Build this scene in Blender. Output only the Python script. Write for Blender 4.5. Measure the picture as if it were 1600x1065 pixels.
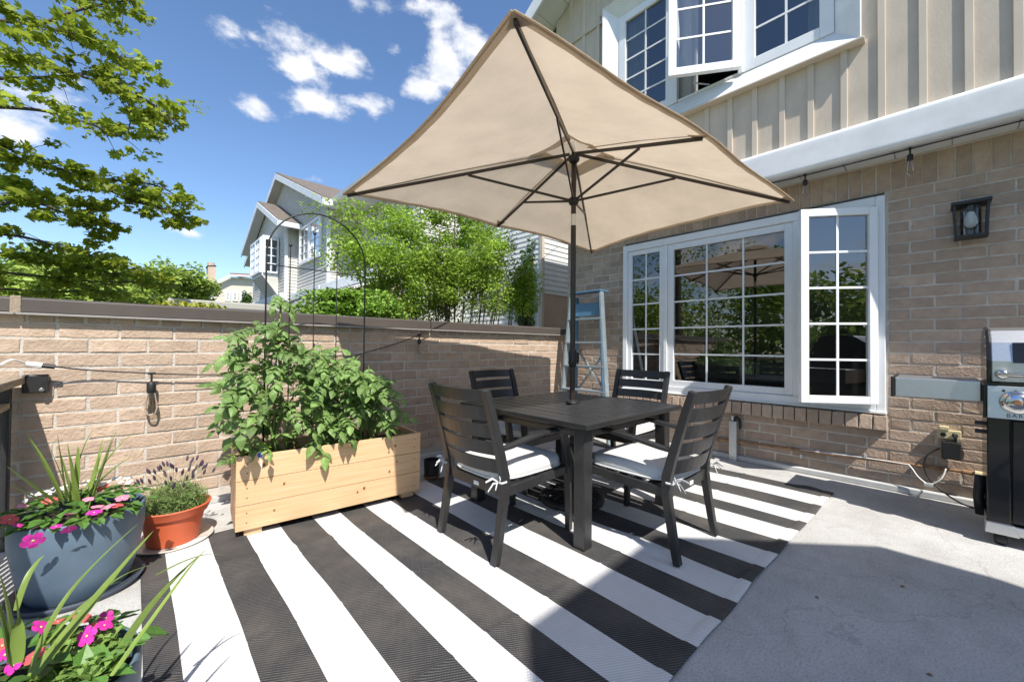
import bpy, math, random
import numpy as np
from mathutils import Vector, Matrix, Quaternion

for o in list(bpy.data.objects): bpy.data.objects.remove(o)
SC = bpy.context.scene
COL = SC.collection
rnd = random.Random(7)
NPR = np.random.default_rng(11)
V = Vector

# ------------------------------------------------------------------ camera
CAM_P = V((0, 0, 1.1401)); CAM_F = 625.37
_F = V((0.68307247, 0.73021601, 0.01402058)); _R = V((0.73017456, -0.68320345, 0.00884122)); _U = V((-0.01603491, -0.00419827, 0.99986262))
cd = bpy.data.cameras.new('camera'); cam = bpy.data.objects.new('camera', cd); COL.objects.link(cam)
cd.sensor_fit = 'HORIZONTAL'; cd.sensor_width = 36; cd.lens = 36 * CAM_F / 1600
cd.clip_start = 0.02; cd.clip_end = 2000
M = Matrix((_R, _U, -_F)).transposed().to_4x4(); M.translation = CAM_P
cam.matrix_world = M; SC.camera = cam

def ray(u, v): return _F + _R * ((u - 800) / CAM_F) - _U * ((v - 532.5) / CAM_F)
def at_y(u, v, Y): d = ray(u, v); return CAM_P + d * (Y / d.y)
def at_x(u, v, X): d = ray(u, v); return CAM_P + d * (X / d.x)
def at_z(u, v, Z): d = ray(u, v); return CAM_P + d * ((Z - CAM_P.z) / d.z)
def at_d(u, v, D): return CAM_P + ray(u, v) * D

# ------------------------------------------------------------------ sun, sky
SUN = V((-0.22, -0.70, 1.0)).normalized()
ld = bpy.data.lights.new('sun', 'SUN'); ld.energy = 3.7; ld.angle = math.radians(0.53); ld.color = (1.0, 0.95, 0.87)
lo = bpy.data.objects.new('sun', ld); COL.objects.link(lo)
lo.rotation_euler = SUN.to_track_quat('Z', 'Y').to_euler(); lo.location = SUN * 30
SC.cycles.max_bounces = 6; SC.cycles.diffuse_bounces = 3; SC.cycles.glossy_bounces = 3; SC.cycles.transmission_bounces = 4; SC.cycles.transparent_max_bounces = 8
SC.view_settings.view_transform = 'Standard'; SC.view_settings.look = 'None'
SC.view_settings.exposure = 0.97; SC.view_settings.gamma = 1.0; SC.view_settings.use_curve_mapping = False

W = bpy.data.worlds.new('World'); SC.world = W; W.use_nodes = True
W.cycles.sampling_method = 'MANUAL'; W.cycles.sample_map_resolution = 512
nt = W.node_tree; N = nt.nodes; L = nt.links; N.clear()
def wn(t, **k):
    n = N.new(t)
    for a, b in k.items(): setattr(n, a, b)
    return n
out = wn('ShaderNodeOutputWorld'); bg = wn('ShaderNodeBackground'); bg.inputs[1].default_value = 0.105
sky = wn('ShaderNodeTexSky', sky_type='NISHITA'); sky.sun_disc = False
sky.sun_elevation = math.asin(SUN.z); sky.sun_rotation = math.atan2(SUN.x, SUN.y)
sky.altitude = 300; sky.air_density = 1.0; sky.dust_density = 0.6; sky.ozone_density = 2.2
tc = wn('ShaderNodeTexCoord')
def vmath(op, a, b=None):
    n = wn('ShaderNodeVectorMath', operation=op)
    for i, x in enumerate((a, b)):
        if x is None: continue
        if isinstance(x, (tuple, list, V)): n.inputs[i].default_value = tuple(x)
        else: L.new(x, n.inputs[i])
    return n
def fmath(op, a, b=None, c=None, clamp=False):
    n = wn('ShaderNodeMath', operation=op); n.use_clamp = clamp
    for i, x in enumerate((a, b, c)):
        if x is None: continue
        if isinstance(x, (int, float)): n.inputs[i].default_value = x
        else: L.new(x, n.inputs[i])
    return n.outputs[0]
DIR = tc.outputs['Generated']
blobs = []   # direction, half width, half height (radians-ish), weight
for (u, v, a, b, w) in [(395, 60, 70, 24, .8), (450, 58, 60, 26, .85), (365, 55, 45, 20, .7), (475, 110, 75, 30, 1.0), (520, 95, 62, 26, 1.0), (500, 165, 95, 32, 1.0), (402, 165, 34, 24, .9),
                        (560, 160, 50, 20, .9), (545, 90, 45, 24, .8), (700, 105, 60, 60, 1.25), (735, 75, 55, 40, 1.2), (670, 140, 38, 26, 1.1), (680, 15, 80, 24, .8), (690, 35, 50, 24, .65), (560, 5, 40, 18, .7), (415, 10, 36, 12, .6),
                        (296, 365, 42, 13, .7), (40, 150, 80, 45, 1.0), (90, 120, 60, 30, .8), (30, 205, 60, 30, .9), (500, 283, 30, 9, .5), (620, 75, 16, 12, .5), (595, 12, 24, 16, .5)]:
    d = ray(u, v); ln = d.length; d = d / ln
    blobs.append((d, a / CAM_F / ln, b / CAM_F / ln, w))
_r2 = random.Random(5)
for i in range(11):      # clouds go on unseen round the rest of the sky, enlarged for neutral fill
    az = math.radians(132 + i * 25 + _r2.uniform(-5, 5)); el = math.radians(_r2.uniform(9, 58))
    d = V((math.cos(az) * math.cos(el), math.sin(az) * math.cos(el), math.sin(el)))
    blobs.append((d, _r2.uniform(.1, .26), _r2.uniform(.05, .11), _r2.uniform(.8, 1.2)))
acc = None
for d, a, b, w in blobs:
    e1 = V((0, 0, 1)).cross(d).normalized(); e2 = d.cross(e1)
    x = vmath('DOT_PRODUCT', DIR, e1 / a).outputs['Value']; y = vmath('DOT_PRODUCT', DIR, e2 / b).outputs['Value']
    r = fmath('SQRT', fmath('ADD', fmath('MULTIPLY', x, x), fmath('MULTIPLY', y, y)))
    front = fmath('GREATER_THAN', vmath('DOT_PRODUCT', DIR, d).outputs['Value'], 0.3)
    val = fmath('MULTIPLY', fmath('MULTIPLY', fmath('MAXIMUM', fmath('SUBTRACT', 1.25, r), 0.0), w), front)
    acc = val if acc is None else fmath('MAXIMUM', acc, val)
n1 = wn('ShaderNodeTexNoise'); n1.inputs['Scale'].default_value = 11; n1.inputs['Detail'].default_value = 9; n1.inputs['Roughness'].default_value = 0.62
mp = wn('ShaderNodeMapping'); mp.inputs['Scale'].default_value = (1, 1, 1.7); L.new(DIR, mp.inputs['Vector']); L.new(mp.outputs[0], n1.inputs['Vector'])
dens = fmath('ADD', acc, fmath('MULTIPLY', fmath('SUBTRACT', n1.outputs['Fac'], 0.56), 3.0))
mr = wn('ShaderNodeMapRange', interpolation_type='SMOOTHSTEP'); mr.inputs[1].default_value = 0.22; mr.inputs[2].default_value = 1.05
L.new(dens, mr.inputs[0])
cover = fmath('MULTIPLY', mr.outputs[0], fmath('GREATER_THAN', acc, 0.001))
n2 = wn('ShaderNodeTexNoise'); n2.inputs['Scale'].default_value = 16; n2.inputs['Detail'].default_value = 5; L.new(mp.outputs[0], n2.inputs['Vector'])
cr = wn('ShaderNodeValToRGB'); cr.color_ramp.elements[0].position = .35; cr.color_ramp.elements[0].color = (4.0, 4.25, 4.8, 1); cr.color_ramp.elements[1].position = .62; cr.color_ramp.elements[1].color = (5.7, 5.7, 5.8, 1)
L.new(n2.outputs['Fac'], cr.inputs[0])
mx = wn('ShaderNodeMix', data_type='RGBA')
L.new(cover, mx.inputs['Factor'])
hs = wn('ShaderNodeHueSaturation'); hs.inputs['Hue'].default_value = .502; hs.inputs['Saturation'].default_value = 1.1; hs.inputs['Value'].default_value = 1.02
L.new(sky.outputs[0], hs.inputs['Color']); L.new(hs.outputs[0], mx.inputs['A']); L.new(cr.outputs[0], mx.inputs['B'])
L.new(mx.outputs['Result'], bg.inputs[0]); L.new(bg.outputs[0], out.inputs[0])

# ------------------------------------------------------------------ materials
MT = {}
def pm(name, col, rough=.6, var=.0, vscale=8, bump=0, bscale=60, metal=0, spec=.5, rand=0, col2=None, v2=None, stretch=None, transl=0, bdist=.01):
    """principled material, noise mottling, bump; rand = per-object brightness spread"""
    m = bpy.data.materials.new(name); m.use_nodes = True; t = m.node_tree; b = t.nodes['Principled BSDF']
    b.inputs['Roughness'].default_value = rough; b.inputs['Metallic'].default_value = metal; b.inputs['Specular IOR Level'].default_value = spec
    b.inputs['Base Color'].default_value = (*col, 1)
    vec = None
    if var or bump or rand:
        c = t.nodes.new('ShaderNodeTexCoord'); oi = t.nodes.new('ShaderNodeObjectInfo')
        ad = t.nodes.new('ShaderNodeVectorMath'); ad.operation = 'MULTIPLY_ADD'
        cx = t.nodes.new('ShaderNodeCombineXYZ')
        for i in range(3): t.links.new(oi.outputs['Random'], cx.inputs[i])
        t.links.new(cx.outputs[0], ad.inputs[0]); ad.inputs[1].default_value = (37, 19, 53); t.links.new(c.outputs['Object'], ad.inputs[2])
        vec = ad.outputs[0]
        if stretch:
            mm = t.nodes.new('ShaderNodeMapping'); mm.inputs['Scale'].default_value = stretch; t.links.new(vec, mm.inputs[0]); vec = mm.outputs[0]
    cur = None
    if var:
        n = t.nodes.new('ShaderNodeTexNoise'); n.inputs['Scale'].default_value = vscale; n.inputs['Detail'].default_value = 6; n.inputs['Roughness'].default_value = .65
        t.links.new(vec, n.inputs['Vector'])
        r = t.nodes.new('ShaderNodeValToRGB'); r.color_ramp.elements[0].position = .3; r.color_ramp.elements[1].position = .7
        ca = col2 if col2 else tuple(x * (1 - var) for x in col); cb = col if col2 else tuple(min(1, x * (1 + var)) for x in col)
        r.color_ramp.elements[0].color = (*ca, 1); r.color_ramp.elements[1].color = (*cb, 1)
        t.links.new(n.outputs['Fac'], r.inputs[0]); cur = r.outputs[0]
    if rand:
        h = t.nodes.new('ShaderNodeHueSaturation'); mr = t.nodes.new('ShaderNodeMapRange'); mr.inputs[3].default_value = 1 - rand; mr.inputs[4].default_value = 1 + rand
        t.links.new(oi.outputs['Random'], mr.inputs[0]); t.links.new(mr.outputs[0], h.inputs['Value'])
        if cur: t.links.new(cur, h.inputs['Color'])
        else: h.inputs['Color'].default_value = (*col, 1)
        cur = h.outputs[0]
    if cur: t.links.new(cur, b.inputs['Base Color'])
    if bump:
        n = t.nodes.new('ShaderNodeTexNoise'); n.inputs['Scale'].default_value = bscale; n.inputs['Detail'].default_value = 5; t.links.new(vec, n.inputs['Vector'])
        bp = t.nodes.new('ShaderNodeBump'); bp.inputs['Strength'].default_value = bump; bp.inputs['Distance'].default_value = bdist
        t.links.new(n.outputs['Fac'], bp.inputs['Height']); t.links.new(bp.outputs[0], b.inputs['Normal'])
    if transl:
        tr = t.nodes.new('ShaderNodeBsdfTranslucent'); ms = t.nodes.new('ShaderNodeMixShader'); ms.inputs[0].default_value = transl
        if cur: t.links.new(cur, tr.inputs[0])
        else: tr.inputs[0].default_value = (*col, 1)
        o = t.nodes['Material Output']; t.links.new(b.outputs[0], ms.inputs[1]); t.links.new(tr.outputs[0], ms.inputs[2]); t.links.new(ms.outputs[0], o.inputs[0])
    MT[name] = m; return m

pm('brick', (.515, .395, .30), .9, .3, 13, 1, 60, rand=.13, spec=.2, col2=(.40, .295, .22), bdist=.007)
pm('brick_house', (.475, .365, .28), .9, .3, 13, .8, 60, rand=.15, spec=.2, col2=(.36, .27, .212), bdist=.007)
pm('mortar', (.53, .485, .43), .95, .2, 9, .6, 120, spec=.1)
pm('coping', (.085, .07, .06), .42, .12, 3, 0)
pm('coping_lip', (.3, .28, .27), .35, .15, 6)
pm('concrete', (.50, .50, .49), .85, .10, 5, .35, 220, spec=.2, bdist=.003)
pm('white_vinyl', (.78, .80, .82), .38, .05, 3)
pm('white_trim', (.70, .72, .74), .45, .1, 3.5)
pm('soffit', (.62, .62, .60), .55, .06, 3)
pm('siding', (.545, .47, .38), .6, .1, 3.5, .1, 40, stretch=(2, 2, 1))
pm('siding_batten', (.565, .49, .40), .6, .08, 2.5)
pm('dark', (.012, .012, .013), .6)
pm('black_metal', (.026, .0255, .026), .36, .2, 30, .15, 300, bdist=.001)
pm('black_iron', (.018, .018, .019), .5, .2, 20, .1, 200, bdist=.001)
pm('bronze_pole', (.026, .019, .015), .4)
pm('silver', (.62, .62, .62), .3, metal=1)
pm('steel', (.56, .57, .58), .42, .12, 30, metal=1, stretch=(1, 1, 14))
pm('chrome', (.75, .75, .75), .12, metal=1)
pm('grill_black', (.012, .012, .013), .18)
pm('canopy', (.62, .515, .395), .85, .09, 3.5, .12, 400, transl=.42, spec=.1, bdist=.001)
pm('cushion', (.60, .60, .59), .95, .07, 60, .3, 500, spec=.1, bdist=.001)
pm('cedar', (.70, .485, .29), .65, .22, 9, .1, 80, stretch=(.3, 9, 9), rand=.07, col2=(.60, .365, .185), bdist=.002)
pm('knot', (.22, .10, .045), .7)
pm('soil', (.035, .024, .017), 1, .3, 30, .8, 90)
pm('blue_pot', (.105, .155, .21), .5, .08, 12, .08, 300, bdist=.001)
pm('blue_saucer', (.05, .065, .09), .5)
pm('terracotta', (.55, .115, .045), .55, .08, 10, .05, 100)
pm('clear_saucer', (.50, .47, .42), .35, .1, 10)
pm('leaf_tomato', (.175, .285, .08), .5, .35, 6, transl=.32, rand=.3, spec=.4)
pm('leaf_basil', (.22, .36, .035), .45, .15, 10, transl=.35, rand=.15)
pm('stem', (.16, .24, .06), .6)
pm('leaf_spike', (.20, .29, .06), .42, .25, 9, transl=.3, rand=.22, stretch=(1, 1, .3))
pm('leaf_impatiens', (.09, .20, .035), .45, .3, 14, transl=.3, rand=.3)
pm('leaf_fine', (.20, .33, .07), .6, .2, 14, transl=.3)
pm('petal_magenta', (.72, .035, .40), .6, .15, 40, transl=.25, rand=.15)
pm('petal_coral', (.75, .12, .13), .6, .15, 40, transl=.25, rand=.15)
pm('petal_pink', (.85, .30, .45), .6, .1, 40, transl=.25, rand=.1)
pm('petal_white', (.82, .82, .78), .6, transl=.2)
pm('petal_eye', (.75, .6, .2), .6)
pm('lavender', (.07, .045, .075), .8)
pm('lavender_leaf', (.17, .26, .075), .7, .25, 20, transl=.2)
pm('leaf_maple', (.30, .37, .04), .5, .5, 1.6, transl=.55, spec=.3)
pm('leaf_far', (.27, .37, .06), .6, .55, 1.2, transl=.3)
pm('leaf_ash', (.31, .45, .065), .5, .6, 2.2, transl=.45, spec=.3)
pm('leaf_shrub', (.22, .37, .05), .55, .35, 2, transl=.35)
pm('leaf_vine', (.10, .18, .04), .55, .3, 3, transl=.25)
pm('leaf_yellow', (.5, .42, .03), .55, .6, 5, transl=.3, col2=(.2, .3, .03))
pm('bark', (.075, .06, .048), .9, .35, 20, .6, 60)
pm('bark_light', (.28, .25, .21), .9, .3, 20)
pm('lap_grey', (.54, .53, .49), .6, .06, 3)
pm('lap_white', (.70, .71, .70), .6, .05, 3)
pm('shingle', (.14, .115, .095), .9, .35, 7, .5, 30)
pm('shingle_red', (.22, .105, .065), .9, .3, 7)
pm('far_wall', (.60, .54, .45), .8, .06, 1)
pm('far_brick', (.50, .38, .29), .85, .12, 2, .2, 40)
pm('awning', (.68, .68, .66), .8, .05, 4)
pm('ladder_blue', (.085, .19, .31), .45, .12, 12)
pm('ladder_alu', (.34, .41, .45), .42, .12, 12, metal=.5)
pm('copper', (.42, .25, .13), .6, .4, 25, metal=.3, col2=(.16, .08, .045))
pm('galv', (.55, .58, .6), .4, .12, 20, metal=.7)
pm('cream_plastic', (.62, .55, .33), .5)
pm('white_plastic', (.75, .75, .73), .5)
pm('black_plastic', (.014, .014, .015), .5)
pm('rail_wood', (.30, .24, .17), .8, .3, 10, .3, 50, stretch=(8, .6, 8))
pm('tag_white', (.75, .74, .70), .7)
pm('tag_blue', (.05, .10, .45), .6)
pm('orange_badge', (.75, .22, .04), .35)
pm('grass', (.08, .14, .03), .95, .4, .5)
pm('asphalt', (.06, .06, .062), .95, .2, 3)
pm('room', (.2, .19, .18), .9)
pm('curtain', (.75, .74, .72), .9, transl=.3)
pm('dark_backing', (.20, .24, .28), .8, .2, 2)
pm('grey_sofa', (.36, .35, .38), .95, .2, 14)
pm('roofdeck', (.40, .385, .35), .9, .12, 2)

def glassy(name, ior, tint=(1, 1, 1)):
    m = bpy.data.materials.new(name); m.use_nodes = True; t = m.node_tree; t.nodes.clear()
    o = t.nodes.new('ShaderNodeOutputMaterial'); ms = t.nodes.new('ShaderNodeMixShader'); fr = t.nodes.new('ShaderNodeFresnel'); fr.inputs[0].default_value = ior
    g = t.nodes.new('ShaderNodeBsdfGlossy'); g.inputs['Roughness'].default_value = 0.0; tr = t.nodes.new('ShaderNodeBsdfTransparent'); tr.inputs[0].default_value = (*tint, 1)
    t.links.new(fr.outputs[0], ms.inputs[0]); t.links.new(tr.outputs[0], ms.inputs[1]); t.links.new(g.outputs[0], ms.inputs[2]); t.links.new(ms.outputs[0], o.inputs[0])
    MT[name] = m
glassy('pane', 2.5, (.62, .66, .66)); glassy('pane_upper', 2.7, (.85, .9, .92)); glassy('bulb_glass', 1.5, (.88, .86, .8)); glassy('lamp_glass', 1.5, (.9, .92, .93))
glassy('grill_glass', 1.9, (.05, .05, .05))

# rug: woven stripes
RUG_B = [.13, .32, .49, .67, .86, 1.02, 1.19, 1.37, 1.57, 1.79, 1.97, 2.18, 2.38, 2.59, 2.80, 3.02, 3.20, 3.40, 3.63, 3.87]
def rug_mat():
    m = bpy.data.materials.new('rug'); m.use_nodes = True; t = m.node_tree; b = t.nodes['Principled BSDF']; b.inputs['Roughness'].default_value = .75; b.inputs['Specular IOR Level'].default_value = .35
    c = t.nodes.new('ShaderNodeTexCoord'); s = t.nodes.new('ShaderNodeSeparateXYZ'); t.links.new(c.outputs['UV'], s.inputs[0])
    def mth(op, a, b_=None, cl=False):
        n = t.nodes.new('ShaderNodeMath'); n.operation = op; n.use_clamp = cl
        for i, x in enumerate((a, b_)):
            if x is None: continue
            if isinstance(x, (int, float)): n.inputs[i].default_value = x
            else: t.links.new(x, n.inputs[i])
        return n.outputs[0]
    px, py = s.outputs[0], s.outputs[1]
    sx = mth('SINE', mth('MULTIPLY', px, 2 * math.pi / .0125)); 
    ph = mth('MULTIPLY', mth('GREATER_THAN', sx, 0), math.pi)
    sy = mth('SINE', mth('ADD', mth('MULTIPLY', py, 2 * math.pi / .016), ph))
    weave = mth('MULTIPLY', mth('ADD', mth('MULTIPLY', sx, sx), mth('ADD', mth('MULTIPLY', sy, .8), .4)), .5)
    par = None
    wob = t.nodes.new('ShaderNodeTexNoise'); wob.inputs['Scale'].default_value = 2.5; t.links.new(c.outputs['UV'], wob.inputs['Vector'])
    pxx = mth('ADD', px, mth('MULTIPLY', mth('SUBTRACT', wob.outputs['Fac'], .5), .006))
    for x in RUG_B:
        g = mth('GREATER_THAN', pxx, x); par = g if par is None else mth('ADD', par, g)
    white = mth('MODULO', par, 2.0)
    n = t.nodes.new('ShaderNodeTexNoise'); n.inputs['Scale'].default_value = 3.0; n.inputs['Detail'].default_value = 11; n.inputs['Roughness'].default_value = .68; t.links.new(c.outputs['UV'], n.inputs['Vector'])
    def mixc(f, a, b_):
        k = t.nodes.new('ShaderNodeMix'); k.data_type = 'RGBA'
        if isinstance(f, (int, float)): k.inputs['Factor'].default_value = f
        else: t.links.new(f, k.inputs['Factor'])
        for nm, x in (('A', a), ('B', b_)):
            if isinstance(x, tuple): k.inputs[nm].default_value = (*x, 1)
            else: t.links.new(x, k.inputs[nm])
        return k.outputs['Result']
    thread = mth('GREATER_THAN', mth('SINE', mth('ADD', mth('MULTIPLY', py, 2 * math.pi / .0125), mth('MULTIPLY', px, 2 * math.pi / .021))), .35)
    blk = mixc(mth('MULTIPLY', thread, .75), (.026, .0255, .026), (.105, .104, .106))
    dust = mth('MULTIPLY', mth('SUBTRACT', n.outputs['Fac'], .42, True), 1.5, True)
    blk = mixc(dust, blk, (.16, .14, .12))
    wht = mixc(thread, (.60, .60, .595), (.73, .73, .725)); wht = mixc(dust, wht, (.5, .48, .45))
    t.links.new(mixc(white, blk, wht), b.inputs['Base Color'])
    bp = t.nodes.new('ShaderNodeBump'); bp.inputs['Strength'].default_value = .55; bp.inputs['Distance'].default_value = .003
    t.links.new(weave, bp.inputs['Height']); t.links.new(bp.outputs[0], b.inputs['Normal'])
    MT['rug'] = m
rug_mat()

# concrete deck coating with stains and cracks
def deck_mat():
    m = bpy.data.materials.new('deck'); m.use_nodes = True; t = m.node_tree; b = t.nodes['Principled BSDF']; b.inputs['Roughness'].default_value = .8; b.inputs['Specular IOR Level'].default_value = .25
    c = t.nodes.new('ShaderNodeTexCoord')
    def noise(sc, det=6, ro=.6):
        n = t.nodes.new('ShaderNodeTexNoise'); n.inputs['Scale'].default_value = sc; n.inputs['Detail'].default_value = det; n.inputs['Roughness'].default_value = ro; t.links.new(c.outputs['Object'], n.inputs['Vector']); return n.outputs['Fac']
    def ramp(f, p0, c0, p1, c1):
        r = t.nodes.new('ShaderNodeValToRGB'); r.color_ramp.elements[0].position = p0; r.color_ramp.elements[0].color = (*c0, 1); r.color_ramp.elements[1].position = p1; r.color_ramp.elements[1].color = (*c1, 1); t.links.new(f, r.inputs[0]); return r.outputs[0]
    def mul(a, b_):
        k = t.nodes.new('ShaderNodeMix'); k.data_type = 'RGBA'; k.blend_type = 'MULTIPLY'; k.inputs['Factor'].default_value = 1; t.links.new(a, k.inputs['A']); t.links.new(b_, k.inputs['B']); return k.outputs['Result']
    base = ramp(noise(2.3, 9, .7), .3, (.45, .445, .435), .72, (.55, .545, .53))
    speck = ramp(noise(110, 4, .75), .34, (.66, .66, .66), .54, (1, 1, 1))
    vo = t.nodes.new('ShaderNodeTexVoronoi'); vo.feature = 'DISTANCE_TO_EDGE'; vo.inputs['Scale'].default_value = .55
    w = t.nodes.new('ShaderNodeTexNoise'); w.inputs['Scale'].default_value = 3; w.inputs['Detail'].default_value = 6; t.links.new(c.outputs['Object'], w.inputs['Vector'])
    ad = t.nodes.new('ShaderNodeVectorMath'); ad.operation = 'MULTIPLY_ADD'; t.links.new(w.outputs['Color'], ad.inputs[0]); ad.inputs[1].default_value = (.5, .5, .5); t.links.new(c.outputs['Object'], ad.inputs[2]); t.links.new(ad.outputs[0], vo.inputs['Vector'])
    crack = ramp(vo.outputs['Distance'], .0, (.80, .795, .785), .0035, (1, 1, 1))
    stain = mul(ramp(noise(.8, 10, .75), .40, (.80, .79, .77), .56, (1, 1, 1)), ramp(noise(9, 8, .8), .30, (.82, .815, .80), .47, (1, 1, 1)))
    t.links.new(mul(mul(base, speck), mul(crack, stain)), b.inputs['Base Color'])
    bp = t.nodes.new('ShaderNodeBump'); bp.inputs['Strength'].default_value = .4; bp.inputs['Distance'].default_value = .003; t.links.new(noise(160, 3), bp.inputs['Height']); t.links.new(bp.outputs[0], b.inputs['Normal'])
    MT['deck'] = m
deck_mat()

# ------------------------------------------------------------------ mesh helpers
class MB:
    def __init__(s): s.v = []; s.f = []; s.m = []; s.mi = 0
    def add(s, vs, fs):
        k = len(s.v); s.v += [tuple(x) for x in vs]; s.f += [tuple(i + k for i in f) for f in fs]; s.m += [s.mi] * len(fs); return s
    def box(s, a, b, M=None):
        x0, y0, z0 = a; x1, y1, z1 = b
        vs = [V(p) for p in ((x0, y0, z0), (x1, y0, z0), (x1, y1, z0), (x0, y1, z0), (x0, y0, z1), (x1, y0, z1), (x1, y1, z1), (x0, y1, z1))]
        if M is not None: vs = [M @ p for p in vs]
        return s.add(vs, [(0, 3, 2, 1), (4, 5, 6, 7), (0, 1, 5, 4), (1, 2, 6, 5), (2, 3, 7, 6), (3, 0, 4, 7)])
    def beam(s, p, q, w, h, up=(0, 0, 1)):
        p, q = V(p), V(q); d = (q - p); l = d.length; d.normalize(); r = d.cross(V(up))
        if r.length < 1e-4: r = d.cross(V((0, 1, 0)))
        r.normalize(); u = r.cross(d); vs = []
        for base in (p, q):
            for sx, sz in ((-1, -1), (1, -1), (1, 1), (-1, 1)): vs.append(base + r * (sx * w / 2) + u * (sz * h / 2))
        return s.add(vs, [(0, 1, 2, 3), (7, 6, 5, 4), (0, 4, 5, 1), (1, 5, 6, 2), (2, 6, 7, 3), (3, 7, 4, 0)])
    def sweep(s, pts, ws, hs, side):
        """rectangular section along pts; side = width axis"""
        side = V(side).normalized(); n = len(pts); pts = [V(p) for p in pts]; vs = []
        for i, p in enumerate(pts):
            d = (pts[min(i + 1, n - 1)] - pts[max(i - 1, 0)]).normalized(); u = side.cross(d).normalized()
            w = ws[i] if hasattr(ws, '__len__') else ws; h = hs[i] if hasattr(hs, '__len__') else hs
            for a, b in ((-1, -1), (1, -1), (1, 1), (-1, 1)): vs.append(p + side * (a * w / 2) + u * (b * h / 2))
        fs = [(0, 1, 2, 3), tuple(4 * (n - 1) + k for k in (3, 2, 1, 0))]
        for i in range(n - 1):
            for k in range(4): a = 4 * i + k; b = 4 * i + (k + 1) % 4; fs.append((a, a + 4, b + 4, b))
        return s.add(vs, fs)
    def tube(s, pts, r, n=8, caps=True):
        pts = [V(p) for p in pts]; vs = []; m = len(pts); ref = None
        for i, p in enumerate(pts):
            d = (pts[min(i + 1, m - 1)] - pts[max(i - 1, 0)])
            d = d.normalized() if d.length > 1e-9 else V((0, 0, 1))
            if ref is None: ref = d.orthogonal().normalized()
            ref = (ref - d * ref.dot(d)).normalized(); b = d.cross(ref); rr = r[i] if hasattr(r, '__len__') else r
            for k in range(n): a = 2 * math.pi * k / n; vs.append(p + (ref * math.cos(a) + b * math.sin(a)) * rr)
        fs = []
        for i in range(m - 1):
            for k in range(n): fs.append((i * n + k, i * n + (k + 1) % n, (i + 1) * n + (k + 1) % n, (i + 1) * n + k))
        if caps: fs.append(tuple(range(n - 1, -1, -1))); fs.append(tuple((m - 1) * n + k for k in range(n)))
        return s.add(vs, fs)
    def lathe(s, prof, n=32, c=(0, 0, 0), ell=1.0):
        vs = []; c = V(c)
        for r, z in prof:
            for k in range(n): a = 2 * math.pi * k / n; vs.append(c + V((r * math.cos(a), r * ell * math.sin(a), z)))
        fs = []
        for i in range(len(prof) - 1):
            for k in range(n): fs.append((i * n + k, i * n + (k + 1) % n, (i + 1) * n + (k + 1) % n, (i + 1) * n + k))
        return s.add(vs, fs)
    def poly(s, pts, d):
        """prism: polygon pts extruded by d"""
        n = len(pts); d = V(d); vs = [V(p) for p in pts] + [V(p) + d for p in pts]
        return s.add(vs, [tuple(range(n - 1, -1, -1)), tuple(range(n, 2 * n))] + [(i, (i + 1) % n, (i + 1) % n + n, i + n) for i in range(n)])
    def mesh(s, name, mats, smooth=False):
        me = bpy.data.meshes.new(name); me.from_pydata(s.v, [], s.f)
        for m in ([mats] if isinstance(mats, str) else mats): me.materials.append(MT[m])
        if not isinstance(mats, str): me.polygons.foreach_set('material_index', s.m)
        if smooth: me.polygons.foreach_set('use_smooth', [True] * len(me.polygons))
        me.update(); return me
    def build(s, name, mats, parent=None, smooth=False, bevel=0, auto=False):
        o = bpy.data.objects.new(name, s.mesh(name, mats, smooth)); COL.objects.link(o)
        if parent is not None: o.parent = parent
        if bevel:
            b = o.modifiers.new('bevel', 'BEVEL'); b.width = bevel; b.segments = 2; b.limit_method = 'ANGLE'; b.angle_limit = math.radians(40); b.harden_normals = False
        return o
def link(name, me, parent=None, loc=None, rot=None, scale=None):
    o = bpy.data.objects.new(name, me); COL.objects.link(o)
    if parent is not None: o.parent = parent
    if loc is not None: o.location = loc
    if rot is not None:
        if isinstance(rot, Quaternion): o.rotation_mode = 'QUATERNION'; o.rotation_quaternion = rot
        else: o.rotation_euler = rot
    if scale is not None: o.scale = (scale,) * 3 if isinstance(scale, (int, float)) else scale
    return o
def tag(o, label=None, cat=None, group=None, kind=None):
    if label: o['label'] = label
    if cat: o['category'] = cat
    if group: o['group'] = group
    if kind: o['kind'] = kind
    return o
def thing(name, label, cat, loc=(0, 0, 0), rz=0, group=None):
    o = bpy.data.objects.new(name, None); COL.objects.link(o); o.location = loc; o.rotation_euler = (0, 0, rz); o.empty_display_size = .1
    return tag(o, label, cat, group)
def copy_tree(o, parent=None):
    c = o.copy(); COL.objects.link(c); c.parent = parent
    for ch in list(o.children): copy_tree(ch, c)
    return c
def np_mesh(name, verts, nper, mats, faces_per=None):
    """verts (n,k,3) -> n polygons groups; faces_per: list of index tuples inside each group"""
    n, k, _ = verts.shape; me = bpy.data.meshes.new(name)
    if faces_per is None: faces_per = [tuple(range(k))]
    loops = np.concatenate([(np.arange(n)[:, None] * k + np.array(f)[None, :]) for f in faces_per], axis=1)
    sizes = [len(f) for f in faces_per]; me.vertices.add(n * k); me.vertices.foreach_set('co', verts.reshape(-1).astype(np.float32))
    me.loops.add(loops.size); me.loops.foreach_set('vertex_index', loops.reshape(-1).astype(np.int32))
    tot = np.tile(np.array(sizes), n); start = np.concatenate([[0], np.cumsum(tot)[:-1]])
    me.polygons.add(len(tot)); me.polygons.foreach_set('loop_start', start.astype(np.int32)); me.polygons.foreach_set('loop_total', tot.astype(np.int32))
    me.materials.append(MT[mats]); me.update(calc_edges=True); me.validate(); return me
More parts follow.
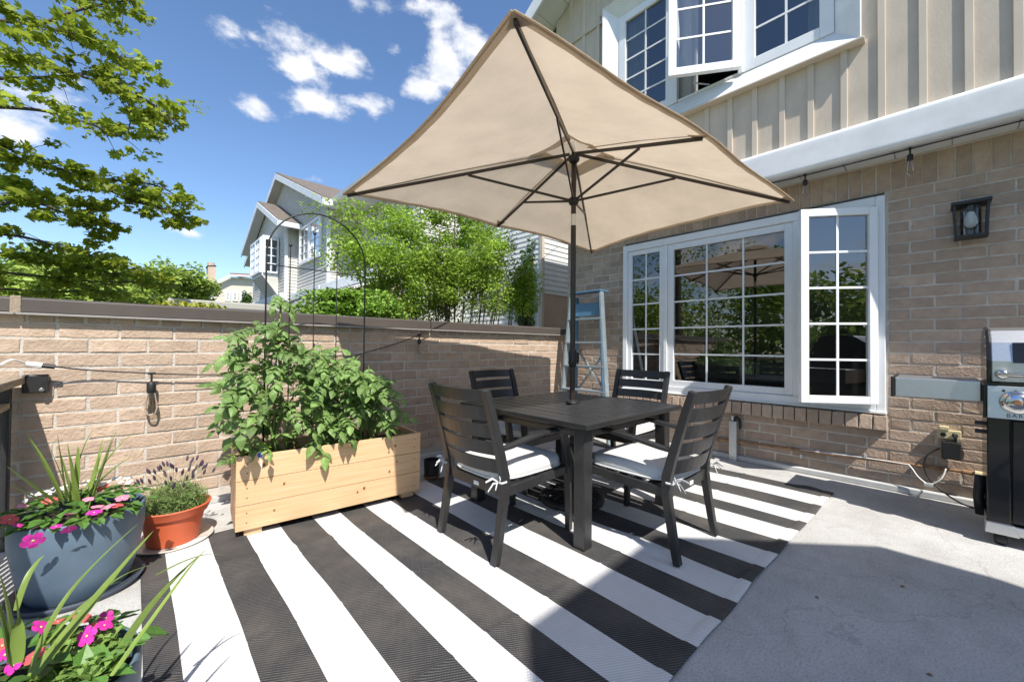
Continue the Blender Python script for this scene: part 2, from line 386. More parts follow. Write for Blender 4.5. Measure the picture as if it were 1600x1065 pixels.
def scatter_leaves(name, centers, size, mat, parent, shape='oval', flat=.5, svar=.35, kind='stuff', droop=0.0):
    """one mesh of many leaf faces"""
    P = np.asarray(centers, float); n = len(P)
    if shape == 'oval':
        T = np.array([(0, 0, 0), (.28, .35, .05), (.2, .75, .02), (0, 1.05, -.1), (-.2, .75, .02), (-.28, .35, .05)]); fp = [(0, 1, 2, 3), (0, 3, 4, 5)]
    elif shape == 'maple':
        T = np.array([(0, 0, 0), (.3, .05, .03), (.62, .22, -.06), (.38, .42, .02), (.55, .8, -.07), (.2, .72, .02), (0, 1.1, -.1), (-.2, .72, .02), (-.55, .8, -.07), (-.38, .42, .02), (-.62, .22, -.06), (-.3, .05, .03)]); fp = [(0, 1, 2, 3, 4, 5, 6), (0, 6, 7, 8, 9, 10, 11)]
    else:
        T = np.array([(-.06, 0, 0), (.06, 0, 0), (.03, 1, -.1), (-.03, 1, -.1)]); fp = None
    nz = NPR.normal(size=(n, 3)); nz[:, 2] = np.abs(nz[:, 2]) + flat; nz /= np.linalg.norm(nz, axis=1)[:, None]
    a = NPR.normal(size=(n, 3)); a[:, 2] -= droop; a -= nz * (a * nz).sum(1)[:, None]; a /= np.linalg.norm(a, axis=1)[:, None]; b = np.cross(a, nz)
    s = size * (1 + NPR.uniform(-svar, svar, n))[:, None, None]
    X = T[None, :, 0:1] * b[:, None, :] + (T[None, :, 1:2] - .4) * a[:, None, :] + T[None, :, 2:3] * nz[:, None, :]
    o = link(name, np_mesh(name, P[:, None, :] + X * s, 0, mat, fp), parent)
    if kind: o['kind'] = kind
    return o

# brick meshes ------------------------------------------------------
BL, BH, PX, PZ = .255, .077, .267, .089
def brick_mesh(l, h, dp, seed, mat, jit=.0022):
    """tumbled brick face; local: x along, y out of wall negative = proud, z up, centred"""
    r = random.Random(seed); vs = []; fs = []
    nx = max(3, int(l / .045)); c = .005
    rings = [(0, 0, 0, dp), (0, 0, 0, .35 * c), (c, c, 0, 0)]
    def ring(ins, y):
        pts = []
        for k in range(nx + 1): pts.append((-l / 2 + ins + (l - 2 * ins) * k / nx, -h / 2 + ins))
        pts.append((l / 2 - ins, 0))
        for k in range(nx, -1, -1): pts.append((-l / 2 + ins + (l - 2 * ins) * k / nx, h / 2 - ins))
        pts.append((-l / 2 + ins, 0))
        return [(x + r.uniform(-jit, jit), y + (r.uniform(-jit, jit) * .6 if y < dp else 0), z + r.uniform(-jit, jit)) for x, z in pts]
    R = [ring(0, dp), ring(0, .003), ring(c, 0)]; n = len(R[0])
    for q in R: vs += q
    for i in range(2):
        for k in range(n): fs.append((i * n + k, i * n + (k + 1) % n, (i + 1) * n + (k + 1) % n, (i + 1) * n + k))
    fs.append(tuple(2 * n + k for k in range(n)))
    b = MB(); b.add(vs, fs); return b.mesh('brick', mat)
class BrickWall:
    """collects brick slots; nearest/largest 300 become objects, the rest one stuff mesh"""
    def __init__(s, parent, rot): s.parent = parent; s.rot = rot; s.items = []
    def put(s, me, loc, size): s.items.append((me, V(loc), size))
    def finish(s, limit=300):
        def score(it):
            d = it[1] - CAM_P; dep = d.dot(_F)
            if dep < .1: return -1
            u = d.dot(_R) / dep * CAM_F + 800; v = 532.5 - d.dot(_U) / dep * CAM_F
            return (it[2] / dep ** 2) * (1 if -60 < u < 1660 and -60 < v < 1125 else .001)
        it = sorted(s.items, key=score, reverse=True)
        for me, loc, _ in it[:limit]: link('brick', me, s.parent, loc, s.rot)
        if it[limit:]:
            b = MB(); Rm = s.rot.to_matrix()
            for me, loc, _ in it[limit:]: b.add([Rm @ v.co + loc for v in me.vertices], [tuple(p.vertices) for p in me.polygons])
            o = b.build('more_bricks', it[0][0].materials[0].name, s.parent); o['kind'] = 'stuff'

# ================================================================== SETTING
YL, XH = 3.589, 4.523
g = MB(); g.add([(-300, -300, -3.2), (300, -300, -3.2), (300, 300, -3.2), (-300, 300, -3.2)], [(0, 1, 2, 3)])
tag(g.build('ground', 'grass'), kind='structure')
g = MB(); g.box((-1.5, -3.6, -.35), (4.53, 3.62, 0)); tag(g.build('terrace_floor', 'deck'), kind='structure')
g = MB(); g.add([(-60, 7, -3.19), (4, 7, -3.19), (4, 90, -3.19), (-60, 90, -3.19)], [(0, 1, 2, 3)]); tag(g.build('road', 'asphalt'), kind='structure')

# ---- parapet wall (left)
par = thing('parapet_wall', 'long pinkish brick parapet wall with dark brown metal coping behind the planter', 'wall', (0, 0, 0))
g = MB(); g.box((-1.5, YL + .0045, -.3), (4.43, YL + .30, 1.312)); g.build('mortar_core', 'mortar', par)
BMESH = {}
def bm(l, h, v, mat, dp=.03, jit=.0022):
    l = round(l, 3) if abs(l - .255) < .002 else round(l, 2); k = (l, round(h, 3), v, mat)
    if k not in BMESH: BMESH[k] = brick_mesh(l, h, dp, hash(k[:3]) & 0xffff, mat, jit)
    return BMESH[k]
bw = BrickWall(par, Quaternion((1, 0, 0, 0)))
z3 = 1.0768
for r in range(-1, 13):
    zc = z3 + 2 * PZ - PZ / 2 - r * PZ + 0      # r=0 lies between L1 and L2
    if r == -1:
        x = -1.45
        while x < 4.42:
            bw.put(bm(.105, .056, rnd.randrange(5), 'brick', .03), (x, YL + rnd.uniform(-.002, .002), 1.284), .008); x += .1155
        continue
    x = -0.3508 - 5 * PX + (PX / 2 if r % 2 else 0)
    while x < 4.43:
        a, b = max(x, -1.5), min(x + PX, 4.435)
        if b - a > .04: bw.put(bm(b - a - .012, BH, rnd.randrange(7), 'brick'), ((a + b) / 2, YL + rnd.uniform(-.003, .003), zc), (b - a) * BH)
        x += PX
bw.finish()
# coping in folded lengths
JX = at_y(24, 480, 3.55).x
cp = [(-1.5, JX - .004), (JX + .004, 2.18), (2.19, 4.37)]
for a, b in cp:
    g = MB(); g.poly([(a, 3.548, 1.312), (a, 3.548, 1.388), (a, 3.575, 1.398), (a, 3.93, 1.412), (a, 3.95, 1.312)], (b - a, 0, 0)); g.build('coping_panel', 'coping', par, bevel=.003)
    g = MB(); g.poly([(a, 3.536, 1.297), (a, 3.536, 1.309), (a, 3.60, 1.311), (a, 3.60, 1.303)], (b - a, 0, 0)); g.build('drip_edge', 'coping_lip', par)
g = MB(); g.box((JX - .02, 3.544, 1.30), (JX + .02, 3.60, 1.402)); g.build('coping_joint_cover', 'rail_wood', par, bevel=.002)
g = MB(); g.box((-1.5, YL - .035, 0.0), (4.42, YL - .001, .045)); g.build('base_flashing', 'concrete', par, bevel=.006)

# ---- townhouse
hs_ = thing('townhouse', 'brick townhouse with beige board siding, white windows and white fascia at right', 'house', (XH, 1, 0))
def hp(o): o.parent = hs_; o.matrix_parent_inverse = Matrix.Translation((-XH, -1, 0)); return o
wall_h = MB()
OY0, OY1, OZ0, OZ1 = .31, 2.745, .628, 2.452
X0m = XH + .0045
wall_h.box((X0m, -3.0, -.3), (XH + .2, OY0, 2.70)); wall_h.box((X0m, OY1, -.3), (XH + .2, 3.67, 2.70)); wall_h.box((X0m, OY0, -.3), (XH + .2, OY1, OZ0)); wall_h.box((X0m, OY0, OZ1), (XH + .2, OY1, 2.70))
wall_b = hp(wall_h.build('brick_wall', 'mortar'))
wall_b.matrix_parent_inverse = Matrix.Translation((-XH, -1, 0))
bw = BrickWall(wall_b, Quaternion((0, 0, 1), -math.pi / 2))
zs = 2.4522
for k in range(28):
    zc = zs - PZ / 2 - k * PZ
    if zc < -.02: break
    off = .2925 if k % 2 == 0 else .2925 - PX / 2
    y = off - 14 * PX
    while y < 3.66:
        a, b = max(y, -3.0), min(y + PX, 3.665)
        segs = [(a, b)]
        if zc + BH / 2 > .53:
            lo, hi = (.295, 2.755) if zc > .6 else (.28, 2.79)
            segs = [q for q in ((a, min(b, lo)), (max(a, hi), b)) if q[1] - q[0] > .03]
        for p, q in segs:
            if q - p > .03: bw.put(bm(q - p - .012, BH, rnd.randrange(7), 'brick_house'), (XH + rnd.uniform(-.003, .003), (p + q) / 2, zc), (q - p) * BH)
        y += PX
bw.finish()
# soldier course over the window and rowlock sill under it
sol = hp(MB().box((XH + .0035, -3, 2.455), (XH + .05, 3.66, 2.69)).build('soldier_course', 'mortar'))
y = 3.62
while y > -1.6:
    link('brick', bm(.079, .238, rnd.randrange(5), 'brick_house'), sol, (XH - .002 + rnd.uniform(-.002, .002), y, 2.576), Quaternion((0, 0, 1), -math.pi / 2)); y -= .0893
sil = hp(MB().box((4.462, .30, .503), (XH + .02, 2.772, .592)).build('window_sill_course', 'mortar'))
y = .335
while y < 2.76:
    link('brick', bm(.079, .116, rnd.randrange(5), 'brick_house', .1), sil, (4.425 + rnd.uniform(-.003, .003), y, .545), Quaternion((0, 0, 1), -math.pi / 2) @ Quaternion((1, 0, 0), math.radians(-6))); y += .0893
hp(MB().box((XH - .05, -3, 0), (XH - .002, 3.58, .05)).build('base_flashing', 'concrete', bevel=.01))

def sash(parent, y0, y1, z0, z1, x, nx, nz, fw=.055, depth=.05, glass='pane', name='window_sash', muntin=.018):
    """sash in the plane x, frame + pane + muntins; local parent coordinates"""
    def P(o): o.parent = parent; return o
    g = MB(); g.box((x, y0, z0), (x + depth, y0 + fw, z1)); g.box((x, y1 - fw, z0), (x + depth, y1, z1)); g.box((x, y0 + fw, z0), (x + depth, y1 - fw, z0 + fw)); g.box((x, y0 + fw, z1 - fw), (x + depth, y1 - fw, z1))
    P(g.build('sash_frame', 'white_vinyl', bevel=.004))
    g = MB(); g.add([(x + depth * .55, y0 + fw - .005, z0 + fw - .005), (x + depth * .55, y1 - fw + .005, z0 + fw - .005), (x + depth * .55, y1 - fw + .005, z1 - fw + .005), (x + depth * .55, y0 + fw - .005, z1 - fw + .005)], [(0, 3, 2, 1)])
    P(g.build('pane', glass))
    W_, H_ = y1 - y0 - 2 * fw, z1 - z0 - 2 * fw
    for i in range(1, nx):
        yy = y0 + fw + W_ * i / nx; P(MB().box((x + depth * .42, yy - muntin / 2, z0 + fw), (x + depth * .54, yy + muntin / 2, z1 - fw)).build('muntin', 'white_vinyl'))
    for i in range(1, nz):
        zz = z0 + fw + H_ * i / nz; P(MB().box((x + depth * .40, y0 + fw, zz - muntin / 2), (x + depth * .52, y1 - fw, zz + muntin / 2)).build('muntin', 'white_vinyl'))
def part_empty(name, loc=(0, 0, 0), rz=0):
    e = bpy.data.objects.new(name, None); COL.objects.link(e); e.parent = hs_; e.matrix_parent_inverse = Matrix.Translation((-XH, -1, 0)); e.location = loc; e.rotation_euler = (0, 0, rz); e.empty_display_size = .1; return e
# main window
mw = part_empty('picture_window')
g = MB(); fx0, fx1 = 4.492, 4.60
g.box((fx0, .305, .628), (fx1, .365, 2.424)); g.box((fx0, 2.69, .628), (fx1, 2.75, 2.424)); g.box((fx0, .365, 2.345), (fx1, 2.69, 2.424)); g.box((fx0, .365, .628), (fx1, 2.69, .70))
g.box((fx0 + .004, .885, .70), (fx1, .945, 2.345)); g.box((fx0 + .004, 2.17, .70), (fx1, 2.215, 2.345))
o = g.build('window_frame', 'white_vinyl', mw, bevel=.006)
MB().box((4.47, .30, .612), (4.53, 2.755, .632)).build('window_sill', 'white_vinyl', mw, bevel=.004)
sash(mw, 2.217, 2.688, .702, 2.343, 4.512, 2, 5)
sash(mw, .947, 2.168, .702, 2.343, 4.512, 3, 5, fw=.068)
MB().box((4.53, .40, .70), (4.545, .885, 2.345)).build('insect_screen', 'dark', mw)
cs = part_empty('open_casement', (4.478, .367, 0), 0)
cs.rotation_euler = (0, 0, math.atan2(4.478 - 4.13, .826 - .367))
sash(cs, 0.0, .575, .69, 2.325, -.04, 2, 5, fw=.062)
# room behind
g = MB(); g.box((4.735, -.4, -.02), (7.5, 3.6, 2.6)); o = g.build('room_shell', 'room', mw)
o.data.flip_normals()
bmx = o.data  # open the face towards the window
import bmesh
b_ = bmesh.new(); b_.from_mesh(bmx); b_.faces.ensure_lookup_table()
b_.faces.remove([f for f in b_.faces if abs(f.calc_center_median().x - 4.735) < .01][0]); b_.to_mesh(bmx); b_.free()
g = MB(); g.box((5.0, .1, 0), (5.7, 2.3, .72)); g.box((5.6, .1, .72), (5.8, 2.3, 1.0)); g.build('sofa', 'grey_sofa', mw, bevel=.06)

# soffit, fascia
for i in range(17):
    y0 = -1.62 + i * .31
    hp(MB().box((4.20, y0 + .003, 2.698), (XH + .1, y0 + .307, 2.708)).build('soffit_panel', 'soffit'))
hp(MB().box((4.26, -3, 2.712), (XH + .2, 3.66, 2.73)).build('soffit_backing', 'soffit'))
hp(MB().box((XH - .03, -3, 2.688), (XH + .004, 3.66, 2.697)).build('soffit_trim', 'siding_batten'))
prof = [(4.25, 2.957), (4.215, 2.951)] + [(4.215 - .045 * math.sin(t * math.pi / 16), 2.906 + .045 * math.cos(t * math.pi / 16)) for t in range(1, 9)] + [(4.17 + .012 * math.sin(t * math.pi / 12) * .0, 2.88 - t * .022) for t in range(1, 8)] + [(4.20 - .03 * math.cos(t * math.pi / 12), 2.712 - .03 * math.sin(t * math.pi / 12)) for t in range(0, 7)] + [(4.25, 2.684)]
g = MB(); g.poly([(x, -3, z) for x, z in prof], (0, 6.7, 0)); o = hp(g.build('fascia', 'white_trim', smooth=True)); md = o.modifiers.new('es', 'EDGE_SPLIT'); md.split_angle = math.radians(35)
# upper wall: board and batten
XS = 4.25
ra, rb = at_x(855, 62, XS), at_x(895, 0, XS); SL = (rb.z - ra.z) / (rb.y - ra.y)
def rake_z(y): return ra.z + SL * (y - ra.y)
PKY = .6
def top_z(y): return rake_z(y) if y > PKY else rake_z(2 * PKY - y)
def wall_piece(b, y0, y1, lo, hi=None):
    ys = [y0] + ([PKY] if y0 < PKY < y1 else []) + [y1]
    top = [(XS + .012, y, (top_z(y) + .02) if hi is None else hi) for y in reversed(ys)]
    b.poly([(XS + .012, y0, lo), (XS + .012, y1, lo)] + top, (.06, 0, 0))
g = MB(); wall_piece(g, -3, .52, 2.9); wall_piece(g, 2.76, 3.66, 2.9); wall_piece(g, .52, 2.76, 2.9, 3.72); wall_piece(g, .52, 2.76, 5.28)
up = hp(g.build('upper_wall', 'siding'))
WY0, WY1, WZ0, WZ1 = .50, 2.74, 3.70, 5.30     # upper window opening
bys = [-.366 - .2235 * k for k in range(6, 0, -1)] + [-.366, -.15, .077, .304, .534, .758, .97, 1.191, 1.407, 1.63, 1.855, 2.08, 2.30, 2.52, 2.745, 2.97, 3.195, 3.42, 3.645]
def wpart(y0, y1, x0, x1, name, mat):
    zt = lambda y: top_z(y)
    spans = [(2.952, None)]
    if y1 > .44 and y0 < 2.80: spans = [(2.952, 3.645), (5.36, None)]
    for lo, hi in spans:
        if hi is None and max(zt(y0), zt(y1)) < lo + .05: continue
        if hi is None: pts = [(x0, y0, lo), (x0, y1, lo), (x0, y1, zt(y1)), (x0, y0, zt(y0))]
        else: pts = [(x0, y0, lo), (x0, y1, lo), (x0, y1, hi), (x0, y0, hi)]
        MB().poly(pts, (x1 - x0, 0, 0)).build(name, mat, up, bevel=.003 if name == 'batten' else 0)
for i in range(len(bys) - 1): wpart(bys[i] + .012, bys[i + 1] - .012, XS, XS + .0115, 'siding_board', 'siding')
for y in bys: wpart(y - .023, y + .023, XS - .019, XS + .004, 'batten', 'siding_batten')
zz = at_x(910, 58, XS).z
MB().box((XS - .026, 2.82, zz - .012), (XS - .0, 3.66, zz + .012)).build('seam_flashing', 'siding_batten', up)
# upper window: bevelled casing, three lights
uw = part_empty('upper_window')
g = MB(); xo, xi = 4.175, 4.285; O = (.425, 2.86, 3.63, 5.36); I = (.60, 2.69, 3.83, 5.20)
for (a, b) in (((O[0], O[2]), (O[1], O[2])), ((O[1], O[2]), (O[1], O[3])), ((O[1], O[3]), (O[0], O[3])), ((O[0], O[3]), (O[0], O[2]))):
    f = lambda p: (I[0] if p[0] == O[0] else I[1], I[2] if p[1] == O[2] else I[3])
    ia, ib = f(a), f(b)
    vs = [(xo, a[0], a[1]), (xo, b[0], b[1]), (xi, ib[0], ib[1]), (xi, ia[0], ia[1]), (4.30, a[0], a[1]), (4.30, b[0], b[1]), (4.30, ib[0], ib[1]), (4.30, ia[0], ia[1])]
    g.add(vs, [(0, 1, 2, 3), (7, 6, 5, 4), (0, 4, 5, 1), (2, 6, 7, 3)])
g.build('casing', 'white_trim', uw)
g = MB(); g.box((4.16, .40, 3.612), (4.26, 2.88, 3.629)); g.build('casing_flashing', 'siding_batten', uw, bevel=.004)
sash(uw, 2.0, 2.688, 3.832, 5.198, 4.275, 2, 5, fw=.09, glass='pane_upper')
sash(uw, .602, 1.30, 3.832, 5.198, 4.275, 2, 4, fw=.10, glass='pane_upper')
g = MB(); g.box((4.262, 1.30, 3.832), (4.33, 1.345, 5.198)); g.box((4.262, 1.955, 3.832), (4.33, 2.0, 5.198)); g.box((4.28, 1.345, 3.832), (4.33, 1.955, 3.86)); g.build('mullion', 'white_vinyl', uw, bevel=.004)
cu = part_empty('open_upper_casement', (4.235, 1.32, 0))
cu.rotation_euler = (0, 0, math.radians(34))
sash(cu, 0, .66, 3.85, 5.19, -.05, 2, 4, fw=.075, glass='pane_upper')
g = MB(); g.tube([(4.28, 1.62, 3.868), (4.14, 1.72, 3.868), (4.04, 1.66, 3.868)], .008, 6); g.build('stay_arm', 'galv', uw)
o = MB().box((4.345, .2, 3.3), (7.2, 3.1, 5.35)).build('room_shell', 'room', uw); o.data.flip_normals()
b_ = bmesh.new(); b_.from_mesh(o.data); b_.faces.ensure_lookup_table(); b_.faces.remove([f for f in b_.faces if abs(f.calc_center_median().x - 4.345) < .01][0]); b_.to_mesh(o.data); b_.free()
def curtain(y0, y1, x=4.36):
    vs = []; n = 40
    for i in range(n + 1):
        y = y0 + (y1 - y0) * i / n; xx = x + .02 * math.sin(i * 1.9) + .008 * math.sin(i * 4.1)
        vs += [(xx, y, 3.7), (xx, y, 5.3)]
    MB().add(vs, [(2 * i, 2 * i + 2, 2 * i + 3, 2 * i + 1) for i in range(n)]).build('curtain', 'curtain', uw, smooth=True)
curtain(2.34, 2.68); curtain(.60, .80); curtain(1.78, 1.98, 4.40)
# gable roof with rake overhang
xe = 3.86
def rz_(y, d=0): return top_z(y) + d
EY = 4.25
g = MB(); g.poly([(xe, EY, rake_z(EY) + .05), (xe, PKY, rake_z(PKY) + .05), (xe, -3, top_z(-3) + .05), (xe, -3, top_z(-3) + .22), (xe, PKY, rake_z(PKY) + .22), (xe, EY, rake_z(EY) + .22)], (7, 0, 0)); roof = hp(g.build('roof', 'shingle'))
for a, b in ((EY, PKY), (PKY, -3)):
    g = MB(); g.poly([(xe - .03, a, rz_(a, -.04) if a > PKY else rz_(a, -.04)), (xe - .03, b, rz_(b, -.04)), (xe - .03, b, rz_(b, .17)), (xe - .03, a, rz_(a, .17))], (.028, 0, 0)); o = g.build('rake_board', 'white_trim'); o.parent = roof; 
n = 14
for i in range(n):
    a = EY - (EY - PKY) * i / n; b = EY - (EY - PKY) * (i + 1) / n + .006
    g = MB(); g.poly([(xe, a, rake_z(a) + .03), (xe, b, rake_z(b) + .03), (xe, b, rake_z(b) + .045), (xe, a, rake_z(a) + .045)], (XS - xe + .03, 0, 0)); o = g.build('rake_soffit_panel', 'soffit'); o.parent = roof
roof.matrix_parent_inverse = Matrix.Translation((-XH, -1, 0))
# added unseen brick block behind the viewer, shaped to throw the deck's broad shadow
WB = -2.31
g = MB(); g.poly([(-.30, WB, -.3), (-.30, WB, 4.1), (-.04, WB, 4.68), (.08, WB, 4.95), (1.2, WB, 4.99), (2.36, WB, 3.66), (2.40, WB, -.3)], (0, -.45, 0)); hp(g.build('added_shadow_block', 'far_brick'))
# side wall towards the neighbour
g = MB(); g.box((XH + .2, 3.45, -3.2), (12, 3.66, 2.7)); g.box((4.33, 3.45, 2.7), (12, 3.655, top_z(3.655))); hp(g.build('side_wall', 'far_brick'))

# ================================================================== RUG
def rug():
    nx, ny = 260, 160; x0, x1 = .03, 4.04
    def ylo(x): return .64 - .022 * (x - 1.3) + .003 * math.sin(x * 9) + .004 * math.sin(x * 3.1)
    def yhi(x): return 2.96 + .01 * math.sin(x * 3)
    vs = []; uv = []
    for j in range(ny + 1):
        for i in range(nx + 1):
            x = x0 + (x1 - x0) * i / nx; t = j / ny; y = ylo(x) + (yhi(x) - ylo(x)) * t
            z = .007 + .0022 * math.sin(x * 5.3 + y * 2.1) + .0016 * math.sin(x * 2.1 - y * 6.3)
            z += .022 * math.exp(-((x - 2.14) / .07) ** 2 - ((y - 1.16) / .2) ** 2)          # ruck in front of the table leg
            z += .009 * math.exp(-((y - 2.55 + .12 * x) / .05) ** 2) * (x < 1.0)
            for yc in (1.22, 1.80, 2.38): z += .0045 * math.exp(-((y - yc) / .012) ** 2)
            for xc in (1.02, 2.03, 3.03): z += .004 * math.exp(-((x - xc) / .014) ** 2)
            if t < .02: z += .004 + .006 * max(0, math.sin(x * 12))
            z += .03 * math.exp(-((x - 3.98) / .05) ** 2 - ((y - .72) / .13) ** 2) * (1 if y < 1.0 else 0)
            vs.append((x + .0015 * math.sin(y * 4 + x), y, z)); uv.append((x + .0015 * math.sin(y * 5 + x * 3), y))
    fs = [(j * (nx + 1) + i, j * (nx + 1) + i + 1, (j + 1) * (nx + 1) + i + 1, (j + 1) * (nx + 1) + i) for j in range(ny) for i in range(nx)]
    g = MB(); g.add(vs, fs); o = g.build('outdoor_rug', 'rug', smooth=True)
    ul = o.data.uv_layers.new(name='UVMap')
    for lp in o.data.loops: ul.data[lp.index].uv = uv[lp.vertex_index]
    md = o.modifiers.new('thick', 'SOLIDIFY'); md.thickness = .005; md.offset = -1
    tag(o, 'black and white striped woven outdoor rug spread under the dining set', 'rug')
rug()

# ================================================================== TABLE
def table():
    t = thing('dining_table', 'square charcoal slatted metal table with the umbrella pole through it', 'table', (2.33, 1.86, 0))
    h = .575; zt = .725
    g = MB()
    for sx in (-1, 1): g.box((sx * h - (.075 if sx > 0 else 0), -h, zt - .03), (sx * h + (.075 if sx < 0 else 0), h, zt))
    for sy in (-1, 1): g.box((-h + .075, sy * h - (.075 if sy > 0 else 0), zt - .03), (h - .075, sy * h + (.075 if sy < 0 else 0), zt))
    g.build('rim_frame', 'black_metal', t, bevel=.004)
    n = 9; w = (2 * (h - .075)) / n
    for i in range(n):
        a = -h + .075 + i * w
        if abs(a + w / 2) < .01:
            for y0, y1 in ((-h + .077, -.03), (.03, h - .077)): MB().box((a + .006, y0, zt - .022), (a + w - .006, y1, zt - .001)).build('slat', 'black_metal', t, bevel=.003)
        else: MB().box((a + .006, -h + .077, zt - .022), (a + w - .006, h - .077, zt - .001)).build('slat', 'black_metal', t, bevel=.003)
    for sy in (-1, 1): MB().box((-h + .07, sy * .47 - .012, zt - .10), (h - .07, sy * .47 + .012, zt - .032)).build('apron', 'black_metal', t)
    for sx in (-1, 1): MB().box((sx * .47 - .012, -.455, zt - .10), (sx * .47 + .012, .455, zt - .032)).build('apron', 'black_metal', t)
    MB().box((-.46, -.03, zt - .05), (.46, -.026 + .05, zt - .033)).build('cross_brace', 'black_metal', t)
    for sx in (-1, 1):
        for sy in (-1, 1):
            l = MB().box((sx * .475 - .038, sy * .475 - .038, .012), (sx * .475 + .038, sy * .475 + .038, zt - .034)).build('leg', 'black_metal', t, bevel=.005)
            MB().box((sx * .475 - .034, sy * .475 - .034, .008), (sx * .475 + .034, sy * .475 + .034, .014)).build('foot_pad', 'black_plastic', l)
table()

# ================================================================== CHAIRS  (local: seat faces +x, back at x=0)
def make_chair():
    t = thing('patio_armchair', 'x', 'chair')
    hw = .252
    def rail(s):
        y = s * hw
        pts = [(0.0, y, .008), (.022, y, .12), (.045, y, .26), (.062, y, .37), (.058, y, .45), (.03, y, .56), (-.005, y, .68), (-.04, y, .80), (-.078, y, .915)]
        return MB().sweep(pts, .042, [.036, .038, .042, .048, .048, .044, .042, .04, .036], (0, 1, 0))
    for s in (-1, 1): rail(s).build('back_post', 'black_metal', t, bevel=.004)
    for s in (-1, 1):
        y = s * (hw + .002)
        MB().sweep([(.60, y, .008), (.595, y, .2), (.58, y, .40), (.555, y, .58), (.548, y, .615)], .034, [.036, .038, .04, .042, .042], (0, 1, 0)).build('front_leg', 'black_metal', t, bevel=.004)
        MB().sweep([(.012, y, .594), (.10, y, .602), (.25, y, .625), (.42, y, .642), (.535, y, .640), (.585, y, .628)], [.036, .044, .05, .052, .052, .05], .022, (0, 1, 0)).build('armrest', 'black_metal', t, bevel=.006)
        MB().sweep([(.07, y * .985, .365), (.3, y * .985, .372), (.585, y * .985, .385)], .026, .05, (0, 1, 0)).build('side_rail', 'black_metal', t, bevel=.003)
    MB().box((.05, -hw + .02, .335), (.075, hw - .02, .395)).build('rear_rail', 'black_metal', t, bevel=.003)
    MB().box((.565, -hw + .02, .35), (.59, hw - .02, .405)).build('front_rail', 'black_metal', t, bevel=.003)
    for k in range(5):
        x = .12 + k * .095; MB().box((x, -hw + .02, .385), (x + .06, hw - .02, .397)).build('seat_slat', 'black_metal', t)
    # curved back slats
    zz = [.500, .598, .692, .786, .880]; hh = [.078, .073, .073, .073, .066]
    def px(z): return .058 + (z - .45) * (-.136 / .465)
    for z, h in zip(zz, hh):
        n = 9; vs = []
        for i in range(n + 1):
            y = -hw + .012 + (2 * hw - .024) * i / n; bow = -.05 * (1 - (y / hw) ** 2)
            for dz in (-h / 2, h / 2):
                xx = px(z + dz) + bow
                vs += [(xx - .006, y, z + dz), (xx + .006, y, z + dz)]
        fs = []
        for i in range(n):
            a = 4 * i; b = a + 4
            fs += [(a, b, b + 2, a + 2), (a + 1, a + 3, b + 3, b + 1), (a, a + 1, b + 1, b), (a + 2, b + 2, b + 3, a + 3)]
        fs += [(0, 2, 3, 1), (4 * n, 4 * n + 1, 4 * n + 3, 4 * n + 2)]
        MB().add(vs, fs).build('back_slat', 'black_metal', t)
    # cushion: rounded pad, back rounded in plan
    vs = []; nr = 28; prof = [(0, .0), (.92, .0), (.985, .012), (1.0, .035), (.985, .062), (.93, .078), (.7, .088), (.35, .092), (0, .093)]
    cx, cy = .315, 0; hx, hy = .275, .243
    def sup(a):
        c, s = math.cos(a), math.sin(a); e = .35 if c > 0 else .62
        return V((cx + hx * math.copysign(abs(c) ** e, c), cy + hy * math.copysign(abs(s) ** (.35 if c > 0 else .45), s), 0))
    rings = []
    for r, z in prof:
        for k in range(nr):
            p = sup(2 * math.pi * k / nr); x = cx + (p.x - cx) * max(r, .001); y = cy + (p.y - cy) * max(r, .001)
            vs.append((x, y, .398 + z + (.006 * math.sin(k * 1.3) if .9 < r < 1 else 0)))
    fs = [(i * nr + k, i * nr + (k + 1) % nr, (i + 1) * nr + (k + 1) % nr, (i + 1) * nr + k) for i in range(len(prof) - 1) for k in range(nr)]
    c = MB().add(vs, fs).build('seat_cushion', 'cushion', t, smooth=True)
    md = c.modifiers.new('s', 'SUBSURF'); md.levels = 1; md.render_levels = 1
    for zc in (.416,):
        pts = []
        for k in range(nr + 1):
            p = sup(2 * math.pi * k / nr); pts.append((cx + (p.x - cx) * .992, cy + (p.y - cy) * .992, zc))
        MB().tube(pts, .006, 6, False).build('piping', 'cushion', c, smooth=True)
    for s in (-1, 1):       # tie bows round the posts
        y = s * (hw + .0); g = MB()
        g.tube([(.09, y - s * .02, .43), (.05, y + s * .024, .425), (.02, y + s * .022, .425), (.018, y - s * .02, .425)], .006, 6)
        for dx, dz, dy in ((-.05, -.02, .03), (-.03, .03, .045), (-.075, .012, -.02), (-.05, -.045, -.03)):
            p0 = V((.022, y, .425)); p2 = V((.022 + dx, y + s * dy, .425 + dz)); pm_ = (p0 + p2) / 2 + V((0, 0, .02))
            g.sweep([p0, pm_, p2], [.006, .012, .008], .003, (0, .3, 1))
        g.build('tie', 'cushion', c)
    MB().box((.046, -.05, .350), (.0495, -.005, .372)).build('maker_tag', 'tag_white', t)
    return t
ch = make_chair()
spots = [((1.372, 1.832, .004), 0, 'charcoal armchair at left of the table, its slatted back towards the planter box'),
         ((2.32, .935, .004), math.pi / 2, 'charcoal armchair at right of the table, nearest the barbecue, seat half sunlit'),
         ((2.44, 2.80, .004), -math.pi / 2 + .05, 'charcoal armchair behind the table on the parapet wall side, mostly hidden'),
         ((3.52, 1.98, .004), math.pi + .03, 'charcoal armchair behind the table, in front of the big window')]
for i, (loc, rz, lb) in enumerate(spots):
    c = ch if i == 0 else copy_tree(ch)
    c.location = loc; c.rotation_euler = (0, 0, rz); tag(c, lb, 'chair', 'armchairs round the dining table')

